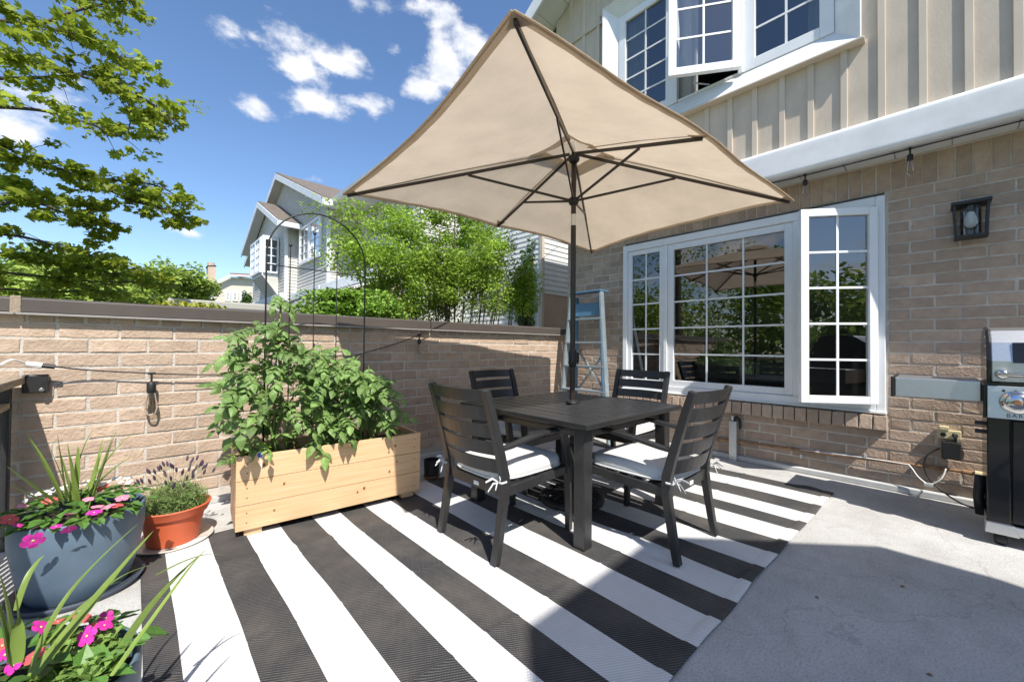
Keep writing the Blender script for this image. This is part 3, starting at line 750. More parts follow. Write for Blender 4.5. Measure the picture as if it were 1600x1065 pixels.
# ================================================================== UMBRELLA
UC = V((2.375, 1.875, 0)); HUBZ = 2.585
def umbrella():
    t = thing('market_umbrella', 'large beige rectangular patio umbrella with dark brown pole over the table', 'umbrella', (UC.x, UC.y, .0))
    def L_(p): return V(p) - V((UC.x, UC.y, 0))
    near, left, right, back = V((.865, .935, 2.20)), V((1.06, 2.92, 2.20)), V((3.48, .725, 2.20)), V((3.79, 2.72, 2.20))
    midn, midb = V((2.17, .83, 2.24)), V((2.418, 2.82, 2.235))
    tips = [near, midn, right, back, midb, left]           # round the rim
    hub = V((UC.x, UC.y, HUBZ + .045))
    nA, nR = 28, 22
    def canopy(r0, r1, dz, name, parent, mat, flare=0):
        vs = []; fs = []; idx = {}
        for s in range(6):
            a, b = tips[s], tips[(s + 1) % 6]; ln = (b - a).length; bow = .024 * ln if ln < 1.6 else .040 * ln
            inward = (hub - (a + b) / 2); inward.z = 0; inward.normalize()
            for j in range(nR + 1):
                r = r0 + (r1 - r0) * j / nR
                for i in range(nA + 1):
                    w = i / nA; k = 4 * w * (1 - w)
                    e = a.lerp(b, w) + inward * bow * k
                    p = hub.lerp(e, r); p.z += -.018 * k * math.sin(math.pi * min(r, 1)) + .012 * k * r * r + .012 * math.sin(w * 9 + s) * k * r * .4 + .0022 * math.sin(w * 41 + s * 2 + r * 6) * k * r * r + .003 * math.sin(r * 17 + s * 3) * k + dz + .012 * (1 - (2 * w - 1) ** 8) * r
                    vs.append(L_(p))
            base = s * (nR + 1) * (nA + 1)
            for j in range(nR):
                for i in range(nA):
                    q = base + j * (nA + 1) + i; fs.append((q, q + 1, q + nA + 2, q + nA + 1))
        return MB().add(vs, fs).build(name, mat, parent, smooth=True)
    c = canopy(.13, 1.0, .02, 'canopy', t, 'canopy')
    canopy(.0, .205, .055, 'vent_flap', c, 'canopy')
    canopy(.968, 1.0, .016, 'edge_hem', c, 'canopy')
    g = MB()       # hem along the rim
    for s in range(6):
        a, b = tips[s], tips[(s + 1) % 6]; ln = (b - a).length; bow = .024 * ln if ln < 1.6 else .040 * ln
        inward = (hub - (a + b) / 2); inward.z = 0; inward.normalize(); pts = []
        for i in range(15):
            w = i / 14; k = 4 * w * (1 - w); p = a.lerp(b, w) + inward * bow * k; p.z += .012 * k + .012 * math.sin(w * 9 + s) * k * .4 + .02 + .012 * (1 - (2 * w - 1) ** 8); pts.append(L_(p))
        g.sweep(pts, .003, .016, (0, 0, 1))
    g.build('hem', 'canopy', c)
    for p in tips:
        q = L_(p); h = L_(hub) + V((0, 0, -.035)); d = (q - h); MB().sweep([h + d * .02, h + d * .5, q - d.normalized() * .03 + V((0, 0, .004))], .011, .020, d.cross(V((0, 0, 1)))).build('rib', 'bronze_pole', t)
        sd = d.cross(V((0, 0, 1))).normalized(); MB().sweep([h + d * .14 + V((0, 0, .03)), h + d * .5 + V((0, 0, .034)), h + d * .97 + V((0, 0, .04))], .012, .002, sd).build('panel_seam', 'canopy', c)
        g = MB(); dn = d.normalized(); g.poly([q + dn * .0 + V((0, 0, .012)), q - dn * .09 + dn.cross(V((0, 0, 1))) * .05 + V((0, 0, .014)), q - dn * .09 - dn.cross(V((0, 0, 1))) * .05 + V((0, 0, .014))], (0, 0, .003)); g.build('tip_pocket', 'canopy', c)
        sl = V((0, 0, 2.235)); mid = h + d * (.47 if d.length > 1.3 else .58) + V((0, 0, -.012)); MB().beam(sl + (mid - sl).normalized() * .02, mid, .010, .016).build('strut', 'bronze_pole', t)
    MB().lathe([(0, 2.585), (.03, 2.582), (.042, 2.568), (.042, 2.542), (.03, 2.528), (0, 2.526)], 20).build('top_hub', 'black_plastic', t)
    MB().lathe([(0.019, 2.262), (.036, 2.255), (.04, 2.24), (.036, 2.218), (.024, 2.205), (.019, 2.203)], 20).build('slider_hub', 'black_plastic', t)
    MB().lathe([(.019, 2.135), (.019, 2.60), (.0, 2.605)], 20).build('upper_pole', 'bronze_pole', t, smooth=True)
    MB().lathe([(.0185, 2.045), (.0185, 2.14)], 20).build('tilt_joint', 'silver', t, smooth=True)
    MB().lathe([(.0195, .06), (.0195, 2.05)], 20).build('lower_pole', 'bronze_pole', t, smooth=True)
    g = MB().lathe([(.02, .99), (.026, 1.0), (.03, 1.03), (.03, 1.10), (.025, 1.12), (.02, 1.125)], 20); k = g.build('crank_housing', 'black_plastic', t, smooth=True)
    MB().box((.02, -.022, 1.02), (.055, .022, 1.10)).build('crank_box', 'black_plastic', k, bevel=.006)
    MB().tube([(.05, 0, 1.06), (.075, 0, 1.06), (.08, .02, 1.03), (.085, .05, 1.0), (.11, .05, .995)], .006, 6).build('crank_handle', 'black_plastic', k)
    MB().lathe([(.0, .715), (.05, .728), (.045, .742), (.022, .748), (.0195, .75)], 20).build('table_ring', 'black_plastic', t)
    b = thing('umbrella_base', 'round cast dark bronze umbrella base on the rug under the table', 'umbrella stand', (UC.x, UC.y, .008))
    g = MB().lathe([(0, .0), (.235, .0), (.24, .012), (.238, .03), (.225, .042), (.16, .055), (.10, .075), (.06, .10), (.045, .11), (0, .11)], 40); pl = g.build('base_plate', 'black_iron', b, smooth=False)
    for k in range(20):
        a = 2 * math.pi * k / 20; MB().tube([(.205 * math.cos(a), .205 * math.sin(a), .044), (.13 * math.cos(a + .12), .13 * math.sin(a + .12), .066)], [.016, .009], 6).build('cast_petal', 'black_iron', pl)
    MB().lathe([(.03, .10), (.03, .40), (.026, .41), (.021, .41)], 20).build('socket_tube', 'black_iron', b, smooth=True)
    MB().tube([(.03, 0, .34), (.06, 0, .34)], .008, 8).build('locking_knob', 'black_plastic', b)
umbrella()

# ================================================================== PLANTER BOX
PL = thing('planter_box', 'long natural cedar plank planter box full of tomato plants by the brick wall', 'planter', (1.005, 2.745, 0.012), math.atan2(2.695 - 2.79, 1.58 - .43))
PW, PD, PZ0, PZ1 = 1.155, .40, .035, .47
def planter():
    h = PW / 2; bh = (PZ1 - PZ0) / 3
    for k in range(3):
        z0 = PZ0 + k * bh + .0015; z1 = PZ0 + (k + 1) * bh - .0015
        f = MB().box((-h, 0, z0), (h, .022, z1)).build('front_board', 'cedar', PL, bevel=.002)
        for x in (-h + .06, -h + .062, h - .055, h - .053):
            pass
        for (x, zf) in ((-h + .055, .3), (-h + .055, .7), (h - .05, .3), (h - .05, .7)): MB().lathe([(0, 0), (.0045, 0)], 8).build('screw', 'knot', f).matrix_local = Matrix.Translation((x, -.0012, z0 + (z1 - z0) * zf)) @ Matrix.Rotation(math.radians(90), 4, 'X')
        for q in range(3):
            x = rnd.uniform(-h + .12, h - .12); r = rnd.uniform(.006, .011); o = MB().lathe([(0, 0), (r * .6, 0), (r, 0)], 10, ell=1.3).build('knot', 'knot', f); o.matrix_local = Matrix.Translation((x, -.0011, rnd.uniform(z0 + .03, z1 - .03))) @ Matrix.Rotation(math.radians(90), 4, 'X')
        MB().box((-h, PD - .022, z0), (h, PD, z1)).build('back_board', 'cedar', PL, bevel=.002)
        for s in (-1, 1): MB().box((s * h - (.022 if s > 0 else 0), .0225, z0), (s * h + (.022 if s < 0 else 0), PD - .0225, z1)).build('end_board', 'cedar', PL, bevel=.002)
    for s in (-1, 1):
        for y in (.03, PD - .1): MB().box((s * (h - .09) - .045, y - .012, 0), (s * (h - .09) + .045, y + .07, PZ0 - .001)).build('foot_block', 'cedar', PL)
        for y in (.0235, PD - .0635): MB().box((s * (h - .045) - .02, y, PZ0), (s * (h - .045) + .02, y + .04, PZ1 - .02)).build('corner_post', 'cedar', PL)
    vs = []; n = 24
    for j in range(7):
        for i in range(n + 1): vs.append((-h + .023 + (PW - .046) * i / n, .0235 + (PD - .047) * j / 6, .40 + rnd.uniform(-.012, .012)))
    MB().add(vs, [(j * (n + 1) + i, j * (n + 1) + i + 1, (j + 1) * (n + 1) + i + 1, (j + 1) * (n + 1) + i) for j in range(6) for i in range(n)]).build('potting_soil', 'soil', PL, smooth=True)
planter()
# arched trellis standing in the planter
TR = thing('arched_trellis', 'thin black metal arched trellis with ball tipped rods rising above the planter', 'trellis', (1.05, 3.02, .40))
def trellis():
    y = 3.02; a = at_y(413, 600, y); b = at_y(568, 600, y); top = at_y(490, 333, y).z; x0, x1 = a.x, b.x; cx = (x0 + x1) / 2; r = (x1 - x0) / 2; zs_ = top - r * 1.02
    pts = [(x0, y, .30), (x0, y, zs_)] + [(cx - r * math.cos(math.pi * k / 20), y, zs_ + r * 1.02 * math.sin(math.pi * k / 20)) for k in range(1, 20)] + [(x1, y, zs_), (x1, y, .30)]
    loc = V((1.05, 3.02, .40))
    MB().tube([V(p) - loc for p in pts], .0055, 8).build('arch', 'black_iron', TR, smooth=True)
    for u, vt in ((454, 383), (492, 365), (527, 395)):
        p = at_y(u, vt, y + .012); rd = MB().tube([V((p.x, p.y, .30)) - loc, V((p.x, p.y, p.z)) - loc], .0035, 6).build('rod', 'black_iron', TR)
        q = V((p.x, p.y, p.z)) - loc; MB().lathe([(0, -.012), (.009, -.008), (.012, 0), (.009, .008), (0, .012)], 12, q).build('ball_tip', 'black_iron', rd, smooth=True)
    p = at_y(490, 422, y); zc = p.z
    for z in (zc, 1.06, .75): MB().tube([V((x0, y - .006, z)) - loc, V((x1, y - .006, z)) - loc], .0035, 6).build('crossbar', 'black_iron', TR)
trellis()

# ================================================================== PLANTS
def leaf_quat(d, up=(0, 0, 1)):
    d = V(d).normalized(); u = V(up); x = d.cross(u)
    if x.length < 1e-3: x = d.cross(V((1, 0, 0)))
    x.normalize(); z = x.cross(d); return Matrix((x, d, z)).transposed().to_quaternion()
def tomato_leaf(seed):
    r = random.Random(seed); g = MB(); bend = r.uniform(.25, .6)
    def spine(t): return V((.06 * math.sin(t * 3 + seed), t, -.5 * bend * t * t))
    g.tube([spine(t / 4) for t in range(5)], [.012, .011, .009, .007, .004], 3, False)
    def leaflet(p, d, n, l, w):
        d = d.normalized(); s = d.cross(n).normalized(); dr = -n
        pts = [p, p + d * .3 * l + s * w * .5 + dr * .04 * l, p + d * .62 * l + s * w * .38 + dr * .12 * l, p + d * l + dr * .3 * l, p + d * .62 * l - s * w * .38 + dr * .12 * l, p + d * .3 * l - s * w * .5 + dr * .04 * l, p + d * .5 * l + n * .03 * l]
        g.add(pts, [(0, 1, 6), (1, 2, 6), (2, 3, 6), (3, 4, 6), (4, 5, 6), (5, 0, 6)])
    for t, l in ((.28, .30), (.50, .40), (.72, .38)):
        for s in (-1, 1):
            l2 = l * r.uniform(.8, 1.15); leaflet(spine(t + r.uniform(-.03, .03)), V((s * 1.0, .55 + r.uniform(-.2, .2), -.15 + r.uniform(-.2, .15))), V((s * .25, 0, 1)), l2, l2 * .62)
    leaflet(spine(.92), V((r.uniform(-.2, .2), 1, -.45)), V((0, .2, 1)), .5, .32)
    return g.mesh('leaf', 'leaf_tomato')
TL = [tomato_leaf(i) for i in range(8)]
def tom_top(x): return float(np.interp(x, [.25, .36, .52, .68, .82, 1.0, 1.2, 1.4, 1.62], [1.06, 1.22, 1.25, 1.33, 1.16, 1.06, 1.0, .86, .62]))
toms = [(.66, 'tall tomato plant at the left end of the planter, reaching over the wall coping'), (1.0, 'bushy tomato plant in the middle of the cedar planter'), (1.3, 'lower tomato plant leaning over the right part of the cedar planter')]
for i, (tx, lb) in enumerate(toms):
    t = thing('tomato_plant', lb, 'plant', (tx, 2.95, .40), group='tomato plants in the planter')
    lo_, hi_ = ((.40, .84), (.8, 1.15), (1.08, 1.42))[i]
    r = random.Random(40 + i)
    stems = []
    for k in range(5):
        ex = r.uniform(lo_, hi_); ez = tom_top(ex) * r.uniform(.84, .98); ey = r.uniform(2.82, 3.22); p0 = V((tx + r.uniform(-.05, .05), 2.95 + r.uniform(-.05, .05), .40)); p1 = V((ex, ey, ez))
        pts = [p0.lerp(p1, s) + V((.04 * math.sin(s * 5 + k), .03 * math.sin(s * 4 + 2 * k), .08 * math.sin(s * math.pi))) for s in (0, .2, .4, .6, .8, 1)]
        stems.append(pts); MB().tube([p - V((tx, 2.95, .40)) for p in pts], [.008, .007, .006, .005, .004, .003], 6).build('stem', 'stem', t, smooth=True)
    if i == 0:
        p0 = V((tx, 2.97, .40)); tall = [p0, V((.70, 2.98, .8)), V((.675, 2.99, 1.2)), V((.70, 3.0, 1.44))]; stems.append(tall); MB().tube([p - V((tx, 2.95, .40)) for p in tall], .006, 6).build('stem', 'stem', t, smooth=True)
    n = (150, 135, 130)[i]
    for k in range(n):
        x = r.uniform(lo_, hi_); top = tom_top(x); z = .44 + (top - .44) * r.random() ** .85; 
        yw = .26 * math.sin(math.pi * min(1, max(.15, (z - .3) / .95))) + .07
        y = 2.97 + r.uniform(-yw, yw * .9)
        if k % 4 == 0:
            s = r.choice(stems); q = r.choice(s[2:]); x, y, z = q.x + r.uniform(-.04, .04), q.y + r.uniform(-.05, .03), q.z
        d = V((x - tx + r.uniform(-.25, .25), (y - 2.97) * 1.4 + r.uniform(-.3, .2) - .12, r.uniform(-.35, .25)))
        sc = r.uniform(.11, .19)
        q = leaf_quat(d, (r.uniform(-.4, .4), -.35 + r.uniform(-.4, .3), 1))
        p = V((x, y, z)) - d.normalized() * sc * .5
        if p.y < 2.82 and z < .62: p.y = 2.82
        if p.y < 2.76: p.y = 2.76
        if p.y > 3.4: p.y = 3.4
        link('leaf', TL[r.randrange(8)], t, p - V((tx, 2.95, .40)), q, sc)
def oval_leaf(mat, fold=.12):
    g = MB(); g.add([(0, 0, 0), (.26, .3, .06), (.3, .55, .05), (0, 1, -.12), (-.3, .55, .05), (-.26, .3, .06), (0, .45, -fold * .4)], [(0, 1, 6), (1, 2, 6), (2, 3, 6), (3, 4, 6), (4, 5, 6), (5, 0, 6)]); return g.mesh('leaf', mat)
# small basil at the left end
bs = thing('basil_plant', 'small bright yellow-green basil plant at the left corner of the planter', 'plant', (.52, 2.87, .40))
OB = oval_leaf('leaf_basil')
for k in range(46):
    a = rnd.uniform(0, 6.28); z = rnd.uniform(.02, .13); rr = .075 * math.sqrt(rnd.random()); link('leaf', OB, bs, (rr * math.cos(a), rr * math.sin(a), z), leaf_quat((math.cos(a), math.sin(a), rnd.uniform(-.3, .5)), (rnd.uniform(-.3, .3), -.3, 1)), rnd.uniform(.035, .06))
for k in range(5): MB().tube([(0, 0, 0), (rnd.uniform(-.04, .04), rnd.uniform(-.04, .04), .11)], .003, 5).build('stem', 'stem', bs)
pt = thing('plant_tag', 'small white and blue round plant tag in front of the basil', 'plant tag', (.545, 2.785, .40), -.3)
MB().box((-.012, -.001, 0), (.012, .001, .062)).build('stake', 'tag_white', pt); 
o = MB().poly([(.02 * math.cos(a * .524), -.002, .078 + .02 * math.sin(a * .524)) for a in range(12)], (0, .003, 0)).build('disc', 'tag_white', pt)
MB().poly([(.015 * math.cos(a * .524), -.004, .078 + .015 * math.sin(a * .524)) for a in range(12)], (0, .0015, 0)).build('printed_face', 'tag_blue', pt)

# ---- pots
def pot_mesh(rb, rt, h, th=.014, n=48, bulge=.0):
    pr = [(0, .0), (rb, .0), (rb + (rt - rb) * .35 + bulge, h * .3), (rb + (rt - rb) * .75 + bulge, h * .7), (rt, h - .012), (rt - .003, h), (rt - th + .003, h), (rt - th, h - .012), (rb + (rt - rb) * .7 - th, h * .72), (0, h * .72)]
    return MB().lathe(pr, n)
def blade(pts, w, mat='leaf_spike', parent=None, side=None):
    pts = [V(p) for p in pts]; n = len(pts); vs = []
    for i, p in enumerate(pts):
        d = (pts[min(i + 1, n - 1)] - pts[max(i - 1, 0)]).normalized(); s = V(side) if side else d.cross(V((0, 0, 1)))
        if s.length < .05: s = V((1, 0, 0))
        s.normalize(); t = i / (n - 1); ww = w * (.55 + .45 * math.sin(math.pi * min(1, t * 1.3 + .15))) * (1 if t < .6 else (1 - (t - .6) / .4) ** .8 + .02); u = s.cross(d)
        vs += [p - s * ww / 2 + u * ww * .14, p - u * ww * .06, p + s * ww / 2 + u * ww * .14]
    fs = []
    for i in range(n - 1): a = 3 * i; fs += [(a, a + 1, a + 4, a + 3), (a + 1, a + 2, a + 5, a + 4)]
    return MB().add(vs, fs).build('leaf_blade', mat, parent, smooth=True)
def arc(p0, d, L_, droop, n=9):
    """blade spine from p0 heading d, length L_, drooping"""
    p = V(p0); d = V(d).normalized(); out = [p.copy()]
    for i in range(n): d = (d + V((0, 0, -droop / n))).normalized(); p = p + d * L_ / n; out.append(p.copy())
    return out
def flower_mesh(mat):
    g = MB()
    for k in range(5):
        a = 2 * math.pi * k / 5; c, s = math.cos(a), math.sin(a); q = lambda r, t, z: (r * c - t * s, r * s + t * c, z)
        g.add([q(.04, 0, 0), q(.3, .22, .03), q(.52, .3, .02), q(.66, .12, -.02), q(.66, -.12, -.02), q(.52, -.3, .02), q(.3, -.22, .03)], [tuple(range(7))])
    me = None
    g.mi = 1; g.lathe([(0, .05), (.07, .03), (.09, .0)], 6)
    return g.mesh('flower', [mat, 'petal_eye'])
FM = {k: flower_mesh(k) for k in ('petal_magenta', 'petal_coral', 'petal_pink', 'petal_white')}
LI = oval_leaf('leaf_impatiens')
def annuals(parent, rt, h, seed, flowers, nleaf=150, spread=1.08):
    r = random.Random(seed)
    for k in range(nleaf):
        a = r.uniform(0, 6.283); q = math.sqrt(r.random()) * rt * spread; z = h + .015 + .06 * (1 - (q / rt / 1.2) ** 2) * r.uniform(.4, 1.2); link('leaf', LI, parent, (q * math.cos(a), q * math.sin(a), z), leaf_quat((math.cos(a) + r.uniform(-.8, .8), math.sin(a) + r.uniform(-.8, .8), r.uniform(-.35, .25)), (r.uniform(-.4, .4), r.uniform(-.4, .4), 1)), r.uniform(.04, .07))
    for mat, x, y, dz, s in flowers:
        q = math.hypot(x, y); link('flower', FM[mat], parent, (x, y, h + .06 * (1 - (q / rt / 1.25) ** 2) + .03 + dz), leaf_quat((r.uniform(-1, 1), r.uniform(-1, 1), r.uniform(-.4, .4)), V((r.uniform(-.6, .6) + .1, -.5 + r.uniform(-.5, .5), 1))), s * r.uniform(.6, .85))
P1 = V((-.178, 2.735, 0)); PH = .355
def planter_pot(name, lb, loc, rb, rt, h, mat, smat):
    t = thing(name, lb, 'pot', loc); MB().lathe([(0, .002), (rb + .045, .002), (rb + .06, .03), (rb + .052, .03), (rb + .04, .012), (0, .012)], 48).build('saucer', smat, t, smooth=True)
    g = pot_mesh(rb, rt, h, bulge=.012); g.v = [(x, y, z + .013) for x, y, z in g.v]; o = g.build('pot_body', mat, t, smooth=False)
    me = o.data; me.polygons.foreach_set('use_smooth', [True] * len(me.polygons)); b = o.modifiers.new('b', 'BEVEL'); b.width = .003; b.segments = 2; b.limit_method = 'ANGLE'
    MB().lathe([(0, h - .02), (rt - .02, h - .025)], 32).build('potting_soil', 'soil', t)
    return t
planter_pot('flower_pot', 'blue-grey round pot of mixed flowers beside the parapet wall', P1, .165, .222, PH, 'blue_pot', 'blue_saucer')
fp = thing('impatiens', 'magenta, coral and pink impatiens with white alyssum in the pot by the wall', 'flowers', P1)
fl1 = []
for (u, v, c, s) in [(157, 0, 0, 0)]: pass
def on_pot(u, v, P, z): p = at_z(u, v, z); return p.x - P.x, p.y - P.y
for (u, v, m, s) in [(52, 828, 'petal_magenta', .062), (108, 816, 'petal_magenta', .05), (88, 816, 'petal_magenta', .04), (147, 800, 'petal_magenta', .055), (152, 795, 'petal_pink', .05), (168, 793, 'petal_pink', .055), (160, 772, 'petal_coral', .055), (191, 782, 'petal_pink', .05), (181, 790, 'petal_coral', .05), (138, 790, 'petal_pink', .045), (15, 812, 'petal_coral', .055), (28, 818, 'petal_magenta', .04), (78, 793, 'petal_coral', .05), (35, 795, 'petal_pink', .035), (110, 805, 'petal_magenta', .05)]:
    x, y = on_pot(u, v, P1, PH + .05); fl1.append((m, x, y, 0, s))
for k in range(70):
    x, y = rnd.uniform(-.18, .17), rnd.uniform(.03, .2); fl1.append(('petal_white', x, y, .015 + rnd.uniform(0, .02), rnd.uniform(.012, .022)))
annuals(fp, .225, PH, 3, fl1, 190)
sp = thing('spike_plant', 'upright striped spike plant in the centre of the pot by the wall', 'plant', P1 + V((0, 0, PH)))
r = random.Random(12)
for k in range(11): a = r.uniform(0, 6.28); blade(arc((0.02 * math.cos(a), .02 * math.sin(a), -.02), (.22 * math.cos(a), .22 * math.sin(a), 1), r.uniform(.3, .42), r.uniform(.1, .4)), r.uniform(.016, .024), parent=sp)
def pxblade(t, org, pts, w, jit=0):
    """blade through image points given as (u, v, y-plane)"""
    P = [at_y(u, v, Y) - org for u, v, Y in pts]; out_ = []
    for i in range(len(P) - 1):
        for s in range(5): out_.append(P[i].lerp(P[i + 1], s / 5))
    out_.append(P[-1]); S = [out_[max(0, i - 2):i + 3] for i in range(len(out_))]; out_ = [sum(q, V()) / len(q) for q in S]
    blade(out_, w, parent=t)
o1 = P1 + V((0, 0, PH))
for pts, w in [([(105, 800, 2.72), (70, 720, 2.76), (40, 675, 2.8)], .02), ([(105, 800, 2.70), (75, 740, 2.66), (25, 650, 2.62)], .016), ([(100, 795, 2.6), (45, 755, 2.5), (0, 720, 2.42)], .024), ([(108, 790, 2.7), (128, 700, 2.72), (152, 660, 2.75)], .012),
               ([(115, 790, 2.7), (150, 740, 2.75), (190, 690, 2.85), (220, 668, 2.9)], .013), ([(118, 795, 2.7), (160, 745, 2.8), (200, 715, 2.95), (228, 705, 3.05)], .012), ([(118, 795, 2.7), (170, 760, 2.68), (200, 752, 2.66)], .014), ([(100, 797, 2.6), (40, 770, 2.45), (10, 755, 2.4)], .014), ([(100, 800, 2.62), (60, 795, 2.5), (5, 808, 2.42)], .01), ([(115, 795, 2.7), (122, 720, 2.7), (122, 690, 2.7)], .022), ([(105, 795, 2.7), (95, 720, 2.7), (88, 665, 2.7)], .024)]:
    pxblade(sp, o1, pts, w)
# near pot, cut by the frame
P2 = V((-.20, 1.385, 0)); 
planter_pot('flower_pot', 'blue-grey round flower pot nearest the camera, cut off by the lower left corner', P2, .165, .222, .37, 'blue_pot', 'blue_saucer')
fp = thing('impatiens', 'bright magenta impatiens in the nearest pot at the lower left corner', 'flowers', P2)
fl2 = []
for (u, v, m, s) in [(135, 1006, 'petal_magenta', .05), (163, 985, 'petal_magenta', .042), (165, 972, 'petal_magenta', .035), (64, 996, 'petal_magenta', .038), (128, 976, 'petal_coral', .035), (90, 985, 'petal_coral', .03), (8, 1045, 'petal_magenta', .045), (52, 1045, 'petal_coral', .04), (3, 1030, 'petal_coral', .035), (145, 990, 'petal_coral', .03), (20, 1060, 'petal_magenta', .04)]:
    x, y = on_pot(u, v, P2, .37 + .07); fl2.append((m, x, y, 0.012, s))
annuals(fp, .222, .37, 8, fl2, 170, .98)
c_ = [(P2.x + .06 + .13 * rnd.random() - .02, P2.y - .02 + rnd.uniform(-.1, .1), .40 + rnd.uniform(0, .03)) for _ in range(600)]
al = thing('trailing_filler', 'fine bright green trailing foliage at the rim of the nearest pot', 'plant', (0, 0, 0)); scatter_leaves('foliage', [c for c in c_ if math.hypot(c[0] - P2.x, c[1] - P2.y) < .215], .022, 'leaf_fine', al, 'oval', .6)
sp2 = thing('spike_plant', 'long arching spike plant in the nearest pot at the lower left corner', 'plant', P2 + V((0, 0, .37)))
o2 = P2 + V((0, 0, .37))
for pts, w in [([(35, 1075, 1.26), (110, 985, 1.35), (185, 890, 1.45), (252, 815, 1.56)], .026), ([(150, 1080, 1.24), (215, 970, 1.4), (280, 895, 1.5), (330, 852, 1.58)], .020), ([(40, 1070, 1.25), (75, 975, 1.28), (130, 895, 1.33), (235, 800, 1.45)], .012),
               ([(160, 1075, 1.22), (225, 985, 1.3), (300, 880, 1.36), (330, 850, 1.38)], .012), ([(20, 1060, 1.22), (14, 960, 1.22), (-4, 880, 1.22)], .028), ([(16, 1055, 1.2), (2, 960, 1.2), (-20, 900, 1.2)], .024), ([(22, 965, 1.3), (40, 905, 1.32), (62, 872, 1.35), (72, 866, 1.36)], .012), ([(70, 1000, 1.35), (170, 910, 1.6), (220, 885, 1.75), (268, 876, 1.85)], .008), ([(60, 1020, 1.3), (120, 950, 1.4), (180, 905, 1.55), (205, 915, 1.6)], .006), ([(230, 905, 1.42), (295, 872, 1.5), (340, 862, 1.55), (378, 880, 1.58)], .008), ([(25, 1050, 1.2), (30, 980, 1.2), (22, 905, 1.2)], .02)]:
    pxblade(sp2, o2, pts, w)
# terracotta bowl with lavender
P3 = V((.168, 3.03, 0))
t = thing('terracotta_pot', 'orange terracotta plastic bowl pot on a clear saucer between blue pot and planter', 'pot', P3)
MB().lathe([(0, .004), (.17, .004), (.19, .022), (.186, .024), (.165, .01), (0, .009)], 48).build('saucer', 'clear_saucer', t, smooth=True)
g = MB().lathe([(0, .012), (.118, .012), (.128, .08), (.142, .15), (.146, .165), (.158, .168), (.172, .205), (.176, .212), (.17, .217), (.158, .212), (.148, .18), (0, .18)], 48); o = g.build('pot_body', 'terracotta', t, smooth=True); md = o.modifiers.new('b', 'EDGE_SPLIT'); md.split_angle = math.radians(35)
MB().lathe([(0, .19), (.15, .185)], 24).build('potting_soil', 'soil', t)
lv = thing('lavender', 'bushy lavender with dark dried flower spikes in the terracotta pot', 'plant', P3 + V((0, 0, .19)))
c_ = []
while len(c_) < 2600:
    x, y, z = rnd.uniform(-.17, .17), rnd.uniform(-.16, .16), rnd.uniform(0, .15)
    if (x / .17) ** 2 + (y / .15) ** 2 + (z / .15) ** 2 < 1: c_.append((x, y, z))
scatter_leaves('foliage', c_, .03, 'lavender_leaf', lv, 'needle', .1, droop=-1.2)
for k in range(40):
    a = rnd.uniform(0, 6.28); q = rnd.uniform(.2, 1); ex = V((q * .2 * math.cos(a) + .02, q * .17 * math.sin(a), rnd.uniform(.17, .27) * (1.1 - .3 * q))); s = MB().tube([(ex.x * .4, ex.y * .4, .05), tuple(ex * .75 + V((0, 0, .03))), tuple(ex)], .0012, 4).build('flower_stalk', 'stem', lv)
    d = V((math.cos(a) * .4, math.sin(a) * .4, 1)).normalized(); MB().tube([ex, ex + d * .012, ex + d * .025, ex + d * .034], [.003, .0065, .0055, .001], 6).build('flower_spike', 'lavender', s)
# small black pot right of the planter
t = thing('small_black_pot', 'small empty black pot on a brown saucer at the right end of the planter', 'pot', (1.87, 3.0, .012))
MB().lathe([(0, .0), (.062, .0), (.07, .018), (.0, .012)], 28).build('saucer', 'knot', t, smooth=True)
g = MB().lathe([(0, .014), (.062, .014), (.066, .09), (.068, .15), (.062, .15), (.058, .08), (0, .07)], 28); o = g.build('pot_body', 'black_plastic', t, smooth=True); md = o.modifiers.new('b', 'EDGE_SPLIT'); md.split_angle = math.radians(35)

# ================================================================== RAILING AT LEFT
rl = thing('terrace_railing', 'black metal terrace railing with weathered wood top rail at the left edge', 'railing', (-.53, 3.5, 0))
def RL(p): return V(p) - V((-.53, 3.5, 0))
MB().box(RL((-.60, -.9, .905)), RL((-.462, 3.545, .945))).build('top_rail', 'rail_wood', rl, bevel=.004)
MB().box(RL((-.555, -.9, .775)), RL((-.505, 3.53, .805))).build('lower_rail', 'rail_wood', rl, bevel=.003)
MB().box(RL((-.545, -.9, .06)), RL((-.515, 3.53, .09))).build('bottom_rail', 'black_metal', rl)
for y in (3.51, 1.6, -.4): MB().box(RL((-.555, y - .025, 0)), RL((-.505, y + .025, .904))).build('post', 'black_metal', rl, bevel=.003)
y = 3.40
while y > -.8:
    if abs(y - 1.6) > .05 and abs(y + .4) > .05: MB().box(RL((-.538, y - .008, .0905)), RL((-.522, y + .008, .7745))).build('baluster', 'black_metal', rl)
    y -= .095
MB().box(RL((-.475, 3.54, .85)), RL((-.375, YL - .002, .955))).build('wall_bracket', 'black_metal', rl, bevel=.006)
MB().lathe([(0, 0), (.012, 0), (.009, -.006), (0, -.008)], 10).build('bracket_bolt', 'silver', rl).matrix_local = Matrix.Translation(RL((-.40, 3.535, .868))) @ Matrix.Rotation(math.radians(90), 4, 'X') @ Matrix.Rotation(math.pi, 4, 'X')

